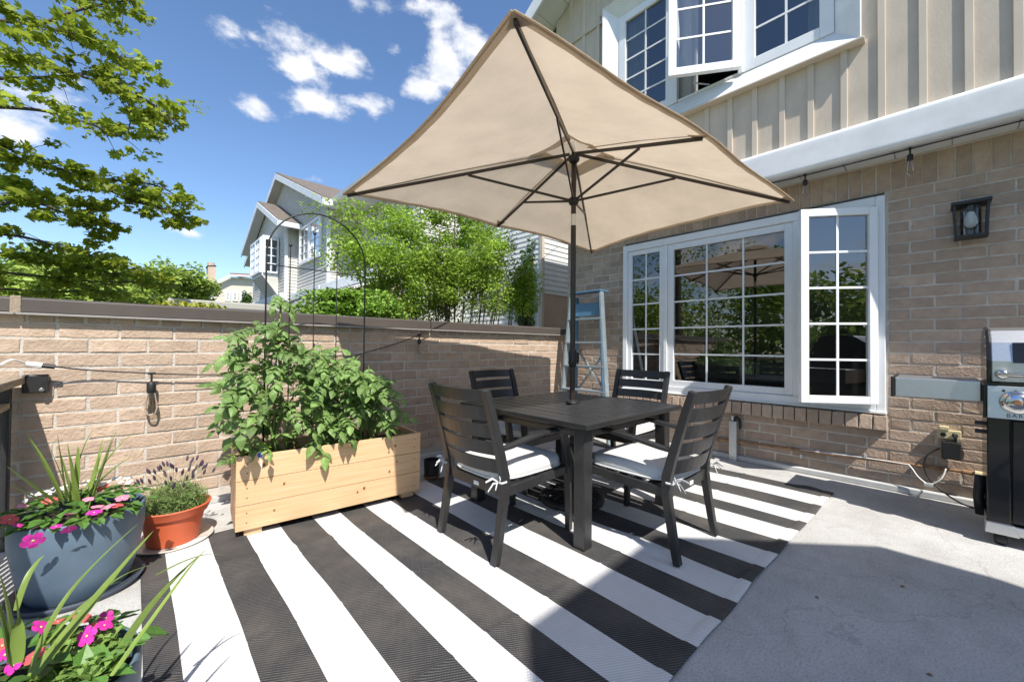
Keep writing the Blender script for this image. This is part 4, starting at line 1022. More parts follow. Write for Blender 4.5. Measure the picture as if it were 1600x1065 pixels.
# ================================================================== STRING LIGHTS
def smooth(P, k=6):
    P = [V(p) for p in P]; out_ = []
    for i in range(len(P) - 1):
        p0, p1, p2, p3 = P[max(0, i - 1)], P[i], P[i + 1], P[min(len(P) - 1, i + 2)]
        for s in range(k):
            t = s / k; out_.append(.5 * ((2 * p1) + (p2 - p0) * t + (2 * p0 - 5 * p1 + 4 * p2 - p3) * t * t + (3 * p1 - p0 - 3 * p2 + p3) * t ** 3))
    return out_ + [P[-1]]
def bulb(t, p, s, tilt=0):
    """socket and clear glass bulb hanging below p; s = total length"""
    e = MB().tube([p, p + V((0, 0, -.2 * s))], .006, 6).build('drop_stem', 'black_plastic', t)
    q = p + V((0, 0, -.18 * s)); r = s * .085
    MB().tube([p + V((-.02, 0, 0)), p + V((.02, 0, 0))], .008, 6).build('tee_joint', 'black_plastic', e)
    MB().lathe([(0, 0), (r * .7, -.02 * s), (r, -.06 * s), (r, -.24 * s), (r * .9, -.27 * s), (0, -.27 * s)], 14, q).build('socket', 'black_plastic', e, smooth=True)
    b = q + V((0, 0, -.26 * s)); MB().lathe([(r * .75, 0), (r * .9, -.06 * s), (r * 1.35, -.26 * s), (r * 1.4, -.36 * s), (r * 1.1, -.47 * s), (r * .5, -.53 * s), (0, -.54 * s)], 18, b).build('glass_bulb', 'bulb_glass', e, smooth=True)
    MB().tube([b + V((-.3 * r, 0, -.1 * s)), b + V((-.35 * r, 0, -.3 * s)), b + V((.35 * r, 0, -.3 * s)), b + V((.3 * r, 0, -.1 * s))], .0012, 4).build('filament', 'copper', e)
WYs = YL - .045
sl = thing('string_lights', 'black string light cable with clear bulbs sagging along the parapet wall', 'string lights', at_y(237, 583, WYs))
S0 = sl.location.copy()
cab = [at_y(80, 572, WYs - .03), at_y(140, 578, WYs), at_y(237, 583, WYs), at_y(330, 585, WYs), at_y(450, 580, WYs), at_y(570, 551, WYs), at_y(655, 523, WYs), at_y(735, 480, WYs), at_y(800, 440, 3.75), at_y(872, 385, 4.0)]
MB().tube([p - S0 for p in smooth(cab)], .0042, 6).build('cable', 'black_plastic', sl, smooth=True)
MB().tube([at_y(66, 571, WYs - .03) - S0, at_y(86, 573, WYs - .03) - S0], .013, 8).build('cable_connector', 'black_plastic', sl); MB().tube([at_y(40, 568, WYs - .03) - S0, at_y(66, 571, WYs - .03) - S0], [.014, .017], 8).build('plug', 'white_plastic', sl)
MB().tube([p - S0 for p in smooth([at_y(42, 568, WYs - .03), at_y(20, 562, 3.45), at_y(0, 570, 3.4)])], .006, 6).build('white_lead', 'white_plastic', sl)
bulb(sl, at_y(237, 583, WYs) - S0, .285); bulb(sl, at_y(655, 523, WYs) - S0, .20); bulb(sl, at_y(737, 480, WYs) - S0, .17)
sr = thing('string_lights', 'black string light cable with two clear bulbs under the white eave', 'string lights', at_x(1258, 268, 4.235)); S1 = sr.location.copy()
def under(u, v, X=4.31): p = at_x(u, v, X); p.z = min(p.z, 2.684); return p
cab = [under(*q) for q in ((1120, 318), (1185, 290), (1235, 271), (1258, 274), (1330, 252), (1400, 229), (1422, 229), (1500, 208), (1560, 189), (1620, 168))]
MB().tube([p - S1 for p in smooth(cab)], .005, 6).build('cable', 'black_plastic', sr, smooth=True)
bulb(sr, under(1258, 274) - S1, .205); bulb(sr, under(1422, 229) - S1, .21)

# ================================================================== WALL LANTERN
wl = thing('wall_lantern', 'black square wall lantern with clear glass cylinder on the shaded brick', 'lamp', (XH - .01, -.158, 2.08))
MB().box((-.002, -.05, -.08), (.012, .05, .10)).build('back_plate', 'black_iron', wl, bevel=.003)
MB().box((-.175, -.098, .118), (.0, .098, .142)).build('top_plate', 'black_iron', wl, bevel=.003)
MB().box((-.10, -.018, .143), (-.06, .018, .156)).build('finial', 'black_iron', wl)
for sx in (-.155, -.025):
    for s in (-1, 1): MB().beam((sx, s * .082, .118), (sx, s * .074, -.105), .013, .013, (1, 0, 0)).build('corner_bar', 'black_iron', wl)
MB().box((-.165, -.082, -.118), (-.015, .082, -.104)).build('bottom_frame', 'black_iron', wl)
MB().lathe([(.052, -.10), (.052, .112)], 28, (-.09, 0, 0)).build('glass_cylinder', 'lamp_glass', wl, smooth=True)
MB().lathe([(0, .11), (.022, .11), (.022, .07), (0, .07)], 14, (-.09, 0, 0)).build('bulb_socket', 'black_plastic', wl)
MB().lathe([(.018, .07), (.026, .04), (.036, .0), (.034, -.02), (.02, -.04), (0, -.045)], 18, (-.09, 0, 0)).build('light_bulb', 'white_plastic', wl, smooth=True)

# ================================================================== STEPLADDER in the corner
ld_ = thing('stepladder', 'weathered blue and silver stepladder folded against the house corner', 'ladder', (4.15, 3.07, 0))
def LP(x, y, z): return V((x - 4.15, y - 3.1, z))
tl, tr_, bl, br = (4.23, 3.385, 1.84), (4.23, 2.925, 1.84), (4.02, 3.42, .01), (4.02, 2.66, .01)
def lerp3(a, b, z): t = (z - b[2]) / (a[2] - b[2]); return tuple(b[i] + (a[i] - b[i]) * t for i in range(3))
for a, b in ((tl, bl), (tr_, br)): MB().beam(LP(*a), LP(*b), .03, .07, (1, 0, 0)).build('front_rail', 'ladder_alu', ld_, bevel=.003)
for a, b in (((4.31, 3.36, 1.80), (4.36, 3.42, .01)), ((4.31, 3.0, 1.80), (4.34, 2.93, .01))): MB().beam(LP(*a), LP(*b), .025, .05, (1, 0, 0)).build('rear_rail', 'ladder_blue', ld_, bevel=.003)
for z in (.30, .60, .90, 1.20, 1.50):
    a, b = lerp3(tl, bl, z), lerp3(tr_, br, z); MB().box(LP(a[0] - .04, b[1], z - .012), LP(a[0] + .05, a[1], z + .012)).build('step', 'ladder_alu', ld_, bevel=.003)
MB().box(LP(4.18, 2.905, 1.842), LP(4.36, 3.40, 1.862)).build('top_cap', 'ladder_blue', ld_, bevel=.005)
MB().box(LP(4.235, 2.94, 1.545), LP(4.26, 3.37, 1.71)).build('tool_tray', 'ladder_blue', ld_, bevel=.005)
for a, b in (((4.33, 3.36, 1.10), (4.34, 2.90, .55)), ((4.33, 2.92, 1.10), (4.34, 3.38, .55)), ((4.34, 3.38, .5), (4.35, 2.86, .1))): MB().beam(LP(*a), LP(*b), .012, .045, (1, 0, 0)).build('rear_brace', 'ladder_alu', ld_)

# ================================================================== PIPES, OUTLET
gp = thing('gas_pipe', 'rusty copper gas pipe running low along the house wall', 'pipe', (4.49, 1.0, .2))
def GP(p): return V(p) - V((4.49, 1.0, .2))
pts = [at_x(1098, 684, 4.488), at_x(1160, 690, 4.488), at_x(1300, 710, 4.488), at_x(1400, 722, 4.488), at_x(1545, 742, 4.488), at_x(1640, 755, 4.488)]
MB().tube([GP(p) for p in smooth(pts, 3)], .012, 8).build('pipe_run', 'copper', gp, smooth=True)
for u, v in ((1118, 687), (1150, 691), (1235, 700), (1470, 732), (1515, 738)):
    p = GP(at_x(u, v, 4.488)); MB().tube([p + V((0, .035, 0)), p + V((0, -.035, -.001))], .017, 8).build('pipe_coupling', 'copper', gp)
p = GP(at_x(1530, 740, 4.47)); MB().tube([p + V((0, .02, 0)), p + V((0, -.02, 0))], .02, 8).build('brass_valve', 'cream_plastic', gp)
for u in (1252, 1352): q = GP(at_x(u, 712, 4.475)); MB().box(q + V((-.004, -.008, -.02)), q + V((.02, .008, .015))).build('pipe_clip', 'galv', gp)
vb = thing('galvanised_post', 'short galvanised metal channel post against the house wall, under the window', 'post', (4.47, 1.445, 0))
MB().box((-.03, -.035, 0), (-.024, .035, .40)).build('channel_web', 'galv', vb); MB().box((-.0235, .029, 0), (.045, .035, .40)).build('channel_flange', 'galv', vb); MB().box((-.0235, -.035, 0), (.045, -.029, .40)).build('channel_flange', 'galv', vb)
MB().tube(smooth([(.0, 0, .34), (.0, 0, .41), (-.005, -.03, .44), (-.005, -.06, .41), (-.005, -.062, .33)]), .013, 8).build('rubber_hose', 'black_plastic', vb, smooth=True)
MB().tube([(0, .01, .39), (0, .01, .45)], .016, 8).build('valve_cap', 'galv', vb)
ou = thing('electrical_outlet', 'cream outdoor electrical outlet box low on the brick beside the barbecue', 'outlet', (XH - .005, -.045, .505))
MB().box((-.035, -.062, -.032), (0, .062, .032)).build('outlet_box', 'cream_plastic', ou, bevel=.004); MB().box((-.05, .0, .033), (-.0, .05, .06)).build('cover_flap', 'cream_plastic', ou, bevel=.003)
for y in (-.03, .03): MB().lathe([(0, 0), (.016, 0), (.016, .003), (0, .003)], 12).build('socket_face', 'dark', ou).matrix_local = Matrix.Translation((-.0353, y, -.004)) @ Matrix.Rotation(math.radians(-90), 4, 'Y')
ad = thing('power_adapter', 'black power adapter brick hanging from the outlet with grey cables', 'adapter', (XH - .05, -.055, .40))
MB().box((-.03, -.05, -.075), (.03, .05, .055)).build('adapter_body', 'black_plastic', ad, bevel=.008)
MB().tube(smooth([(-.0, -.02, .05), (-.01, -.022, .09), (.0, -.012, .12)]), .009, 6).build('plug_cord', 'black_plastic', ad)
def AD(p): return V(p) - V((XH - .05, -.055, .40))
MB().tube([AD(p) for p in smooth([at_x(1478, 732, 4.45), at_x(1470, 748, 4.43), at_x(1452, 756, 4.43), at_x(1435, 745, 4.44), at_x(1422, 728, 4.46), at_x(1410, 724, 4.47), at_x(1330, 712, 4.48), at_x(1200, 696, 4.485), at_x(1150, 690, 4.485)])], .005, 6).build('grey_cable', 'white_plastic', ad, smooth=True)
MB().tube([AD(p) for p in smooth([at_x(1468, 700, 4.47), at_x(1448, 712, 4.45), at_x(1445, 735, 4.44), at_x(1462, 758, 4.43), at_x(1500, 785, 4.42), at_x(1545, 800, 4.42)])], .006, 6).build('black_cable', 'black_plastic', ad, smooth=True)
p = AD(at_x(1451, 757, 4.425)); MB().box(p + V((-.006, -.025, -.015)), p + V((.006, .025, .012))).build('cable_tag', 'tag_white', ad)

# ================================================================== BARBECUE  (front faces -x)
gr = thing('gas_barbecue', 'black and stainless gas barbecue on casters, cut off by the right edge', 'barbecue', (3.72, -.19, 0))
def bb(name, a, b, mat, bev=.004, par_=None): return MB().box(a, b).build(name, mat, par_ or gr, bevel=bev)
bb('cabinet', (.02, -1.25, .13), (.52, -.005, .74), 'grill_black', .006)
bb('corner_column', (.0, -.09, .125), (.06, .0, .745), 'grill_black', .006)
d = bb('door', (-.004, -.66, .145), (.019, -.095, .735), 'grill_black', .006); bb('door', (-.004, -1.23, .145), (.019, -.665, .735), 'grill_black', .006)
MB().tube(smooth([(-.005, -.17, .63), (-.05, -.175, .625), (-.06, -.22, .61), (-.064, -.4, .60), (-.06, -.58, .61), (-.05, -.62, .625), (-.005, -.63, .63)]), .012, 10).build('door_handle', 'chrome', d, smooth=True)
cp_ = MB().poly([(-.035, 0, .745), (-.02, 0, .935), (.5, 0, .935), (.5, 0, .745)], (0, -1.25, 0)).build('control_panel', 'steel', gr, bevel=.004)
bb('panel_end_cap', (-.03, .0015, .742), (.5, .016, .94), 'grill_black', .004)
KY = at_x(1589, 628, 3.69).y + .19
for y in (KY, KY - .245, KY - .49, KY - .735):
    k = MB().lathe([(0, 0), (.062, 0), (.066, .006), (.06, .012), (.048, .014), (.046, .03), (.04, .036), (0, .036)], 28).build('burner_knob', 'chrome', cp_, smooth=True)
    k.matrix_local = Matrix.Translation((-.030, y, .845)) @ Matrix.Rotation(math.radians(-90 + 4.5), 4, 'Y')
    o = MB().lathe([(0, .040), (.014, .0395), (.018, .0365)], 24).build('knob_reflection_disc', 'copper', k)  # copper disc put in for the orange reflection on the chrome
for y in (at_x(1568, 604, 3.70).y + .19, at_x(1587, 604, 3.70).y + .19): MB().lathe([(0, 0), (.007, 0)], 10).build('light_slot', 'dark', cp_).matrix_local = Matrix.Translation((-.0232, y, .908)) @ Matrix.Rotation(math.radians(-90), 4, 'Y')
cu_ = bpy.data.curves.new('brand_lettering', 'FONT'); cu_.body = 'BARON'; cu_.size = .03; cu_.extrude = .0006; cu_.space_character = 1.25
o = bpy.data.objects.new('tmp_text', cu_); COL.objects.link(o); dg = bpy.context.evaluated_depsgraph_get(); me = bpy.data.meshes.new_from_object(o.evaluated_get(dg)); bpy.data.objects.remove(o)
me.materials.clear(); me.materials.append(MT['dark']); o = link('panel_lettering', me, cp_); o.matrix_local = Matrix.Translation((-.0365, at_x(1572, 650, 3.69).y + .19, .757)) @ Matrix.Rotation(math.radians(4.5), 4, 'Y') @ Matrix(((0, 0, -1, 0), (-1, 0, 0, 0), (0, 1, 0, 0), (0, 0, 0, 1)))
# lid
prof = [(.0, .955), (-.005, 1.08), (.03, 1.19), (.10, 1.262), (.22, 1.285), (.36, 1.27), (.46, 1.20), (.48, .955)]
MB().poly([(x, -.018, z) for x, z in prof], (0, -1.2, 0)).build('lid', 'steel', gr, bevel=.006)
e = MB().poly([(x * 1.02 - .008, .0, z + (.006 if z > 1 else -.006)) for x, z in prof], (0, -.017, 0)).build('lid_end_casting', 'grill_black', gr, bevel=.004)
for z in (1.03, 1.10, 1.17, 1.225): MB().lathe([(0, .004), (.006, .002), (.007, 0)], 8).build('lid_screw', 'silver', e).matrix_local = Matrix.Translation((.02 if z < 1.2 else .06, .001, z)) @ Matrix.Rotation(math.radians(-90), 4, 'X')
MB().poly([(-.0085, -.10, 1.07), (-.0085, -1.15, 1.07), (.025, -1.15, 1.188), (.025, -.10, 1.188)], (-.004, 0, .001)).build('lid_window', 'grill_black', gr)
h_ = MB().tube([(-.06, -.05, 1.005), (-.06, -1.17, 1.005)], .014, 12).build('lid_handle', 'chrome', gr, smooth=True)
for y in (-.06, -1.16): MB().tube([(-.0, y, 1.005), (-.06, y, 1.005)], [.03, .022], 14).build('handle_mount', 'chrome', h_, smooth=True)
bb('gasket_strip', (-.012, -1.22, .9365), (.49, -.001, .953), 'grill_black', .002)
sh = bb('side_shelf', (.035, .017, .83), (.47, .40, .955), 'steel', .006); bb('shelf_end_trim', (.03, .401, .825), (.475, .42, .96), 'black_plastic', .005, sh)
bb('base_frame', (-.02, -1.25, .075), (.52, .0, .125), 'steel', .005)
MB().poly([(-.03, .008, .13), (-.03, -.10, .13), (-.03, -.12, .07), (-.03, .012, .07)], (.10, 0, 0)).build('caster_bracket', 'steel', gr, bevel=.004)
for x, y in ((.02, -.05), (.46, -.05), (.02, -1.2), (.46, -1.2)):
    c = MB().lathe([(0, -.025), (.022, -.025), (.031, -.018), (.033, 0), (.031, .018), (.022, .025), (0, .025)], 18).build('caster', 'black_plastic', gr, smooth=True); c.matrix_local = Matrix.Translation((x, y, .034)) @ Matrix.Rotation(math.radians(90), 4, 'X')
for z in (.70, .65): MB().tube([(.05, .0, z), (.05, .045, z)], .012, 8).build('tool_hook', 'black_plastic', gr)
MB().tube([(.3, .012, .08), (.3, .022, .2), (.3, .012, .33)], .026, 10).build('slim_black_form', 'black_plastic', gr, smooth=True)  # plain slim black form low on the cabinet's side

# ================================================================== NEIGHBOURS
def lap(b, p0, along, s0f, s1f, z0, z1, nrm, pitch=.115):
    """clapboards: rows of slightly tilted boards; s0f/s1f give the ends at height z"""
    p0, a, n = V(p0), V(along).normalized(), V(nrm).normalized(); z = z0
    while z < z1 - .01:
        zt = min(z + pitch, z1); zm = (z + zt) / 2; s0, s1 = s0f(zm), s1f(zm)
        if s1 - s0 > .05:
            P = lambda s, zz, o: V((p0.x, p0.y, 0)) + a * s + n * o + V((0, 0, zz))
            b.add([P(s0, z, .018), P(s1, z, .018), P(s1, zt, .002), P(s0, zt, .002), P(s0, z, 0), P(s1, z, 0)], [(0, 1, 2, 3), (4, 5, 1, 0)])
        z = zt
    return b
def simple_window(parent, p, along, nrm, w, h, nx, nz, fr=.09, glass='pane_upper'):
    """window on a wall: frame, pane, muntins; p = lower corner"""
    p, a, n = V(p), V(along).normalized(), V(nrm).normalized(); z = V((0, 0, 1))
    def bx(g, s0, s1, z0, z1, o0, o1): g.add([p + a * s + z * zz + n * o for o in (o0, o1) for s, zz in ((s0, z0), (s1, z0), (s1, z1), (s0, z1))], [(0, 1, 2, 3), (7, 6, 5, 4), (0, 4, 5, 1), (1, 5, 6, 2), (2, 6, 7, 3), (3, 7, 4, 0)]); return g
    g = MB(); bx(g, 0, fr, 0, h, .0, .07); bx(g, w - fr, w, 0, h, .0, .07); bx(g, fr, w - fr, 0, fr, .0, .07); bx(g, fr, w - fr, h - fr, h, .0, .07); f = g.build('window', 'white_vinyl', parent)
    MB().add([p + a * fr + z * fr + n * .04, p + a * (w - fr) + z * fr + n * .04, p + a * (w - fr) + z * (h - fr) + n * .04, p + a * fr + z * (h - fr) + n * .04], [(0, 1, 2, 3)]).build('pane', glass, f)
    MB().add([p + a * fr + z * fr + n * .02, p + a * (w - fr) + z * fr + n * .02, p + a * (w - fr) + z * (h - fr) + n * .02, p + a * fr + z * (h - fr) + n * .02], [(0, 1, 2, 3)]).build('dark_backing', 'dark_backing', f)  # grey-blue sheet behind the pane stands in for the dark interior
    for i in range(1, nx): s = fr + (w - 2 * fr) * i / nx; bx(MB(), s - .018, s + .018, fr, h - fr, .045, .06).build('muntin', 'white_vinyl', f)
    for i in range(1, nz): q = fr + (h - 2 * fr) * i / nz; bx(MB(), fr, w - fr, q - .015, q + .015, .045, .058).build('muntin', 'white_vinyl', f)
nb = thing('neighbour_house', 'grey clapboard townhouse with two front gables and a white bay window', 'house', (4.3, 18, -3.2))
def NB(o): o.parent = nb; o.matrix_parent_inverse = Matrix.Translation((-4.3, -18, 3.2)); return o
BIGY, BIGZ, BIGS = 18.3, 7.95, (7.95 - 5.44) / 5.8
def bigz(y): return BIGZ - abs(y - BIGY) * BIGS
g = MB(); g.poly([(4.32, 13.07, -3.2), (4.32, 24.0, -3.2), (4.32, 24.0, bigz(24.0) - .1), (4.32, BIGY, BIGZ - .1), (4.32, 13.07, bigz(13.07) - .1)], (8, 0, 0)); NB(g.build('wall', 'lap_grey'))
g = MB(); lap(g, (4.3, 13.05), (0, 1, 0), lambda z: max(0, 5.25 - (BIGZ - .08 - z) / BIGS), lambda z: min(10.95, 5.25 + (BIGZ - .08 - z) / BIGS), 2.9, BIGZ - .1, (-1, 0, 0)); NB(g.build('front_siding', 'lap_grey'))
g = MB(); lap(g, (4.3, 13.05), (1, 0, 0), lambda z: 0, lambda z: 3.0, 2.9, 5.4, (0, -1, 0)); NB(g.build('side_siding', 'lap_grey'))
for y in (13.05,): NB(MB().box((4.26, 13.0, 2.9), (4.36, 13.1, 5.35)).build('corner_board', 'white_trim'))
def gable_roof(x0, x1, yc, zc, slope, yl, yr, name='roof', over=.0):
    zf = lambda y: zc - abs(y - yc) * slope
    r = NB(MB().poly([(x0, yr, zf(yr)), (x0, yc, zc), (x0, yl, zf(yl)), (x0, yl, zf(yl) + .12), (x0, yc, zc + .14), (x0, yr, zf(yr) + .12)], (x1 - x0, 0, 0)).build(name, 'shingle'))
    for a, b in ((yr, yc), (yc, yl)):
        o = MB().poly([(x0 - .035, a, zf(a) - .14), (x0 - .035, b, zf(b) - .14), (x0 - .035, b, zf(b) + .085), (x0 - .035, a, zf(a) + .085)], (.033, 0, 0)).build('rake_board', 'white_trim'); o.parent = r
        o = MB().poly([(x0, a, zf(a) - .05), (x0, b, zf(b) - .05), (x0, b, zf(b) - .02), (x0, a, zf(a) - .02)], (.34, 0, 0)).build('rake_soffit', 'soffit'); o.parent = r
    return r
r = gable_roof(3.98, 12.3, BIGY, BIGZ, BIGS, 24.6, 12.5)
o = MB().box((3.96, 12.42, 5.30), (4.6, 12.56, 5.50)).build('eave_return', 'white_trim'); o.parent = r
# small gable
SY, SZ, SS = 19.1, 6.88, (6.88 - 5.38) / 3.38
g = MB(); g.poly([(3.92, 16.32, 2.7), (3.92, 21.9, 2.7), (3.92, 21.9, SZ - (21.9 - SY) * SS - .06), (3.92, SY, SZ - .06), (3.92, 16.32, SZ - (SY - 16.32) * SS - .06)], (.38, 0, 0)); NB(g.build('gable_wall', 'lap_grey'))
g = MB(); lap(g, (3.9, 16.3), (0, 1, 0), lambda z: max(0, 2.8 - (SZ - .06 - z) / SS), lambda z: min(5.6, 2.8 + (SZ - .06 - z) / SS), 2.7, SZ - .1, (-1, 0, 0)); lap(g, (3.9, 16.3), (1, 0, 0), lambda z: 0, lambda z: .4, 2.7, 5.4, (0, -1, 0)); NB(g.build('gable_siding', 'lap_grey'))
NB(MB().box((3.86, 16.25, 2.75), (3.96, 16.35, 5.4)).build('corner_board', 'white_trim'))
r = gable_roof(3.52, 6.5, SY, SZ, SS, 22.5, 15.72)
o = MB().box((3.50, 15.62, 5.28), (4.25, 15.76, 5.45)).build('eave_gutter', 'white_trim'); o.parent = r
# bay window on the small gable
by = NB(MB().poly([(3.88, 17.2, 3.72), (3.34, 17.2, 3.72), (3.34, 19.0, 3.72), (3.88, 19.0, 3.72)], (0, 0, 1.5)).build('bay_window', 'white_trim'))
MB().poly([(3.88, 17.2, 3.0), (3.34, 17.2, 3.715), (3.88, 17.2, 3.715)], (0, 1.8, 0)).build('bay_underside', 'lap_grey', by).matrix_parent_inverse = by.matrix_world.inverted()
bay_e = bpy.data.objects.new('bay_glazing', None); COL.objects.link(bay_e); NB(bay_e)
def sub(parent, f, *a, **k):
    f(parent, *a, **k)
simple_window(bay_e, (3.36, 17.19, 3.82), (1, 0, 0), (0, -1, 0), .50, 1.3, 2, 4, .06)
simple_window(bay_e, (3.33, 17.25, 3.82), (0, 1, 0), (-1, 0, 0), .85, 1.3, 2, 4, .08); simple_window(bay_e, (3.33, 18.12, 3.82), (0, 1, 0), (-1, 0, 0), .85, 1.3, 2, 4, .08)
w_e = bpy.data.objects.new('front_glazing', None); COL.objects.link(w_e); NB(w_e)
simple_window(w_e, (4.28, 13.6, 4.0), (0, 1, 0), (-1, 0, 0), 1.1, 1.32, 2, 4, .09); simple_window(w_e, (4.28, 14.75, 4.0), (0, 1, 0), (-1, 0, 0), 1.1, 1.32, 2, 4, .09)
simple_window(w_e, (3.88, 20.4, 3.9), (0, 1, 0), (-1, 0, 0), .9, 1.2, 2, 4, .09)
for (a, b) in ((9.0, 13.0), (13.08, 16.24), (16.3, 23.9)):
    x = 4.05 if a < 16 else 3.72
    NB(MB().box((x, a, 2.72), (x + .6, b, 3.0)).build('band_fascia', 'white_trim', bevel=.03))
aw = NB(MB().poly([(4.2, 0, 2.70), (4.2, 0, 2.74), (3.25, 0, 2.35), (3.25, 0, 2.31)], (0, 4.6, 0)).build('awning', 'awning')); aw.location = (0, 8.3, 0)
n = 40
for i in range(n):
    y0 = 4.6 * i / n; y1 = 4.6 * (i + 1) / n; ym = (y0 + y1) / 2
    o = MB().poly([(3.248, y0, 2.33), (3.248, y1, 2.33), (3.248, y1, 2.22), (3.248, ym, 2.18), (3.248, y0, 2.22)], (.006, 0, 0)).build('awning_scallop', 'awning', aw)
# lower storey under the band
lw = NB(MB().box((4.45, 9.0, -3.2), (4.7, 24, 2.72)).build('lower_wall', 'far_brick'))
lo_e = bpy.data.objects.new('lower_glazing', None); COL.objects.link(lo_e); NB(lo_e)
for y in (13.2, 14.4, 16.6, 17.9, 19.2): simple_window(lo_e, (4.44, y, 1.3), (0, 1, 0), (-1, 0, 0), 1.05, 1.3, 2, 2, .09)
# nearer block: eave running towards us, white clapboard corner over brick
EX = 4.3
mr_ = NB(MB().poly([(EX, 8.9, 5.42), (EX, 8.9, 5.55), (9.0, 8.9, 7.6), (9.0, 8.9, 7.45)], (0, 4.4, 0)).build('main_roof', 'shingle'))
o = MB().poly([(EX - .12, 8.86, 5.54), (EX - .10, 8.86, 5.43), (EX, 8.86, 5.40), (EX + .02, 8.86, 5.55)], (0, 3.55, 0)).build('gutter', 'white_trim'); o.parent = mr_
o = MB().box((EX, 8.9, 5.385), (5.3, 13.0, 5.40)).build('soffit', 'soffit'); o.parent = mr_
g = MB(); lap(g, (5.2, 9.0), (0, 1, 0), lambda z: 0, lambda z: 4.05, 2.9, 5.38, (-1, 0, 0)); lap(g, (5.2, 9.0), (1, 0, 0), lambda z: 0, lambda z: 4, 2.9, 5.38, (0, -1, 0)); NB(g.build('upper_siding', 'lap_grey'))
NB(MB().box((5.22, 9.02, -3.2), (12, 13.05, 5.38)).build('upper_wall', 'lap_grey'))
nb2 = thing('neighbour_extension', 'white clapboard wall over pale brick beyond the wall, next to the house corner', 'house', (6.5, 6.0, -3.2))
g = MB().box((.02, .02, 0), (4, 4, 5.56)); g.build('brick_storey', 'far_brick', nb2); MB().box((.0, .0, 5.53), (4.02, 4.02, 5.62)).build('band_board', 'white_trim', nb2)
MB().box((.02, .02, 5.62), (4, 4, 8.6)).build('upper_wall', 'lap_white', nb2)
g = MB(); lap(g, (0.01, 0), (1, 0, 0), lambda z: 0, lambda z: 4, 5.62, 8.6, (0, -1, 0)); lap(g, (0, 0.01), (0, 1, 0), lambda z: 0, lambda z: 4, 5.62, 8.6, (-1, 0, 0)); lap(g, (0, 0.01), (0, 1, 0), lambda z: 0, lambda z: 4, 3.4, 5.53, (-1, 0, 0)); g.build('siding', 'lap_white', nb2)
MB().box((-.03, -.03, 3.2), (.05, .05, 8.6)).build('corner_board', 'siding_batten', nb2); MB().box((-.3, -.3, 8.6), (4.2, 4.2, 8.75)).build('eave', 'white_trim', nb2)
# roof terrace parapet farther along
fp_ = thing('far_parapet', 'pale flat roof edge of the neighbouring terrace just above the wall coping', 'wall', (2, 8, -3.2))
a = at_y(262, 465, 8.0); b = at_y(505, 483, 8.0); MB().box((a.x - 2, 0, a.z + 3.2 - .12), (b.x - 2, .6, a.z + 3.2)).build('cap', 'roofdeck', fp_, bevel=.02)
MB().box((a.x - 2 + .05, .06, 0), (b.x - 2 - .05, .55, a.z + 3.2 - .121)).build('parapet_body', 'far_brick', fp_)
# far cream house with chimney
fh = thing('far_house', 'distant cream house with brown roof and brick chimney beyond the trees', 'house', (5.5, 40, -3.2))
def FH(u, v, Y=40): p = at_y(u, v, Y); return V((p.x - 5.5, Y - 40, p.z + 3.2))
a, b, c, d = FH(328, 500), FH(330, 446), FH(358, 433), FH(430, 437)
MB().poly([V((a.x, 0, 0)), V((b.x, 0, b.z)), V((c.x, 0, c.z)), V((d.x, 0, d.z)), V((d.x, 0, 0))], (0, 8, 0)).build('wall', 'far_wall', fh)
ov = MB().poly([FH(325, 448) + V((0, -.5, 0)), FH(358, 432) + V((0, -.5, 0)), FH(430, 436) + V((0, -.5, 0)), FH(430, 433.5) + V((0, -.5, 0)), FH(358, 429.5) + V((0, -.5, 0)), FH(325, 445.5) + V((0, -.5, 0))], (0, .3, 0)).build('rake_board', 'white_trim', fh)
MB().poly([FH(358, 430) + V((0, -.4, 0)), FH(430, 434) + V((0, -.4, 0)), FH(430, 418) + V((0, 6, 0)), FH(395, 421) + V((0, 6, 0))], (0, 0, .15)).build('roof', 'shingle_red', fh)
chm = MB().poly([FH(325, 449), FH(337, 449), FH(337, 416), FH(325, 416)], (0, 1.0, 0)).build('chimney', 'far_brick', fh); MB().poly([FH(324, 416.5), FH(338, 416.5), FH(338, 414.5), FH(324, 414.5)], (0, 1.1, 0)).build('chimney_cap', 'dark', chm); MB().tube([FH(331, 415) + V((0, .5, 0)), FH(331, 409) + V((0, .5, 0))], .25, 8).build('chimney_pot', 'far_brick', chm)
for u in (351, 363, 374.5):
    p = FH(u, 470) + V((0, -.06, 0)); q = FH(u + 8.5, 456); simple_window(fh, p, (1, 0, 0), (0, -1, 0), q.x - p.x, q.z - p.z, 2, 2, .12)
fh2 = thing('far_house', 'distant low house with grey roof half hidden behind the maple at far left', 'house', (-12, 26, -3.2))
p = at_y(35, 440, 26); MB().box((-14, 0, 0), (p.x + 12, 7, p.z + 3.2 - 1)).build('wall', 'far_wall', fh2)
MB().poly([(-14, -.5, p.z + 2.2), (p.x + 12.5, -.5, p.z + 2.2), (p.x + 10, 3.5, p.z + 4.2), (-14, 3.5, p.z + 4.2)], (0, 0, .2)).build('roof', 'shingle', fh2); MB().box((-14, -.62, p.z + 2.05), (p.x + 12.5, -.5, p.z + 2.3)).build('eave_fascia', 'white_trim', fh2)

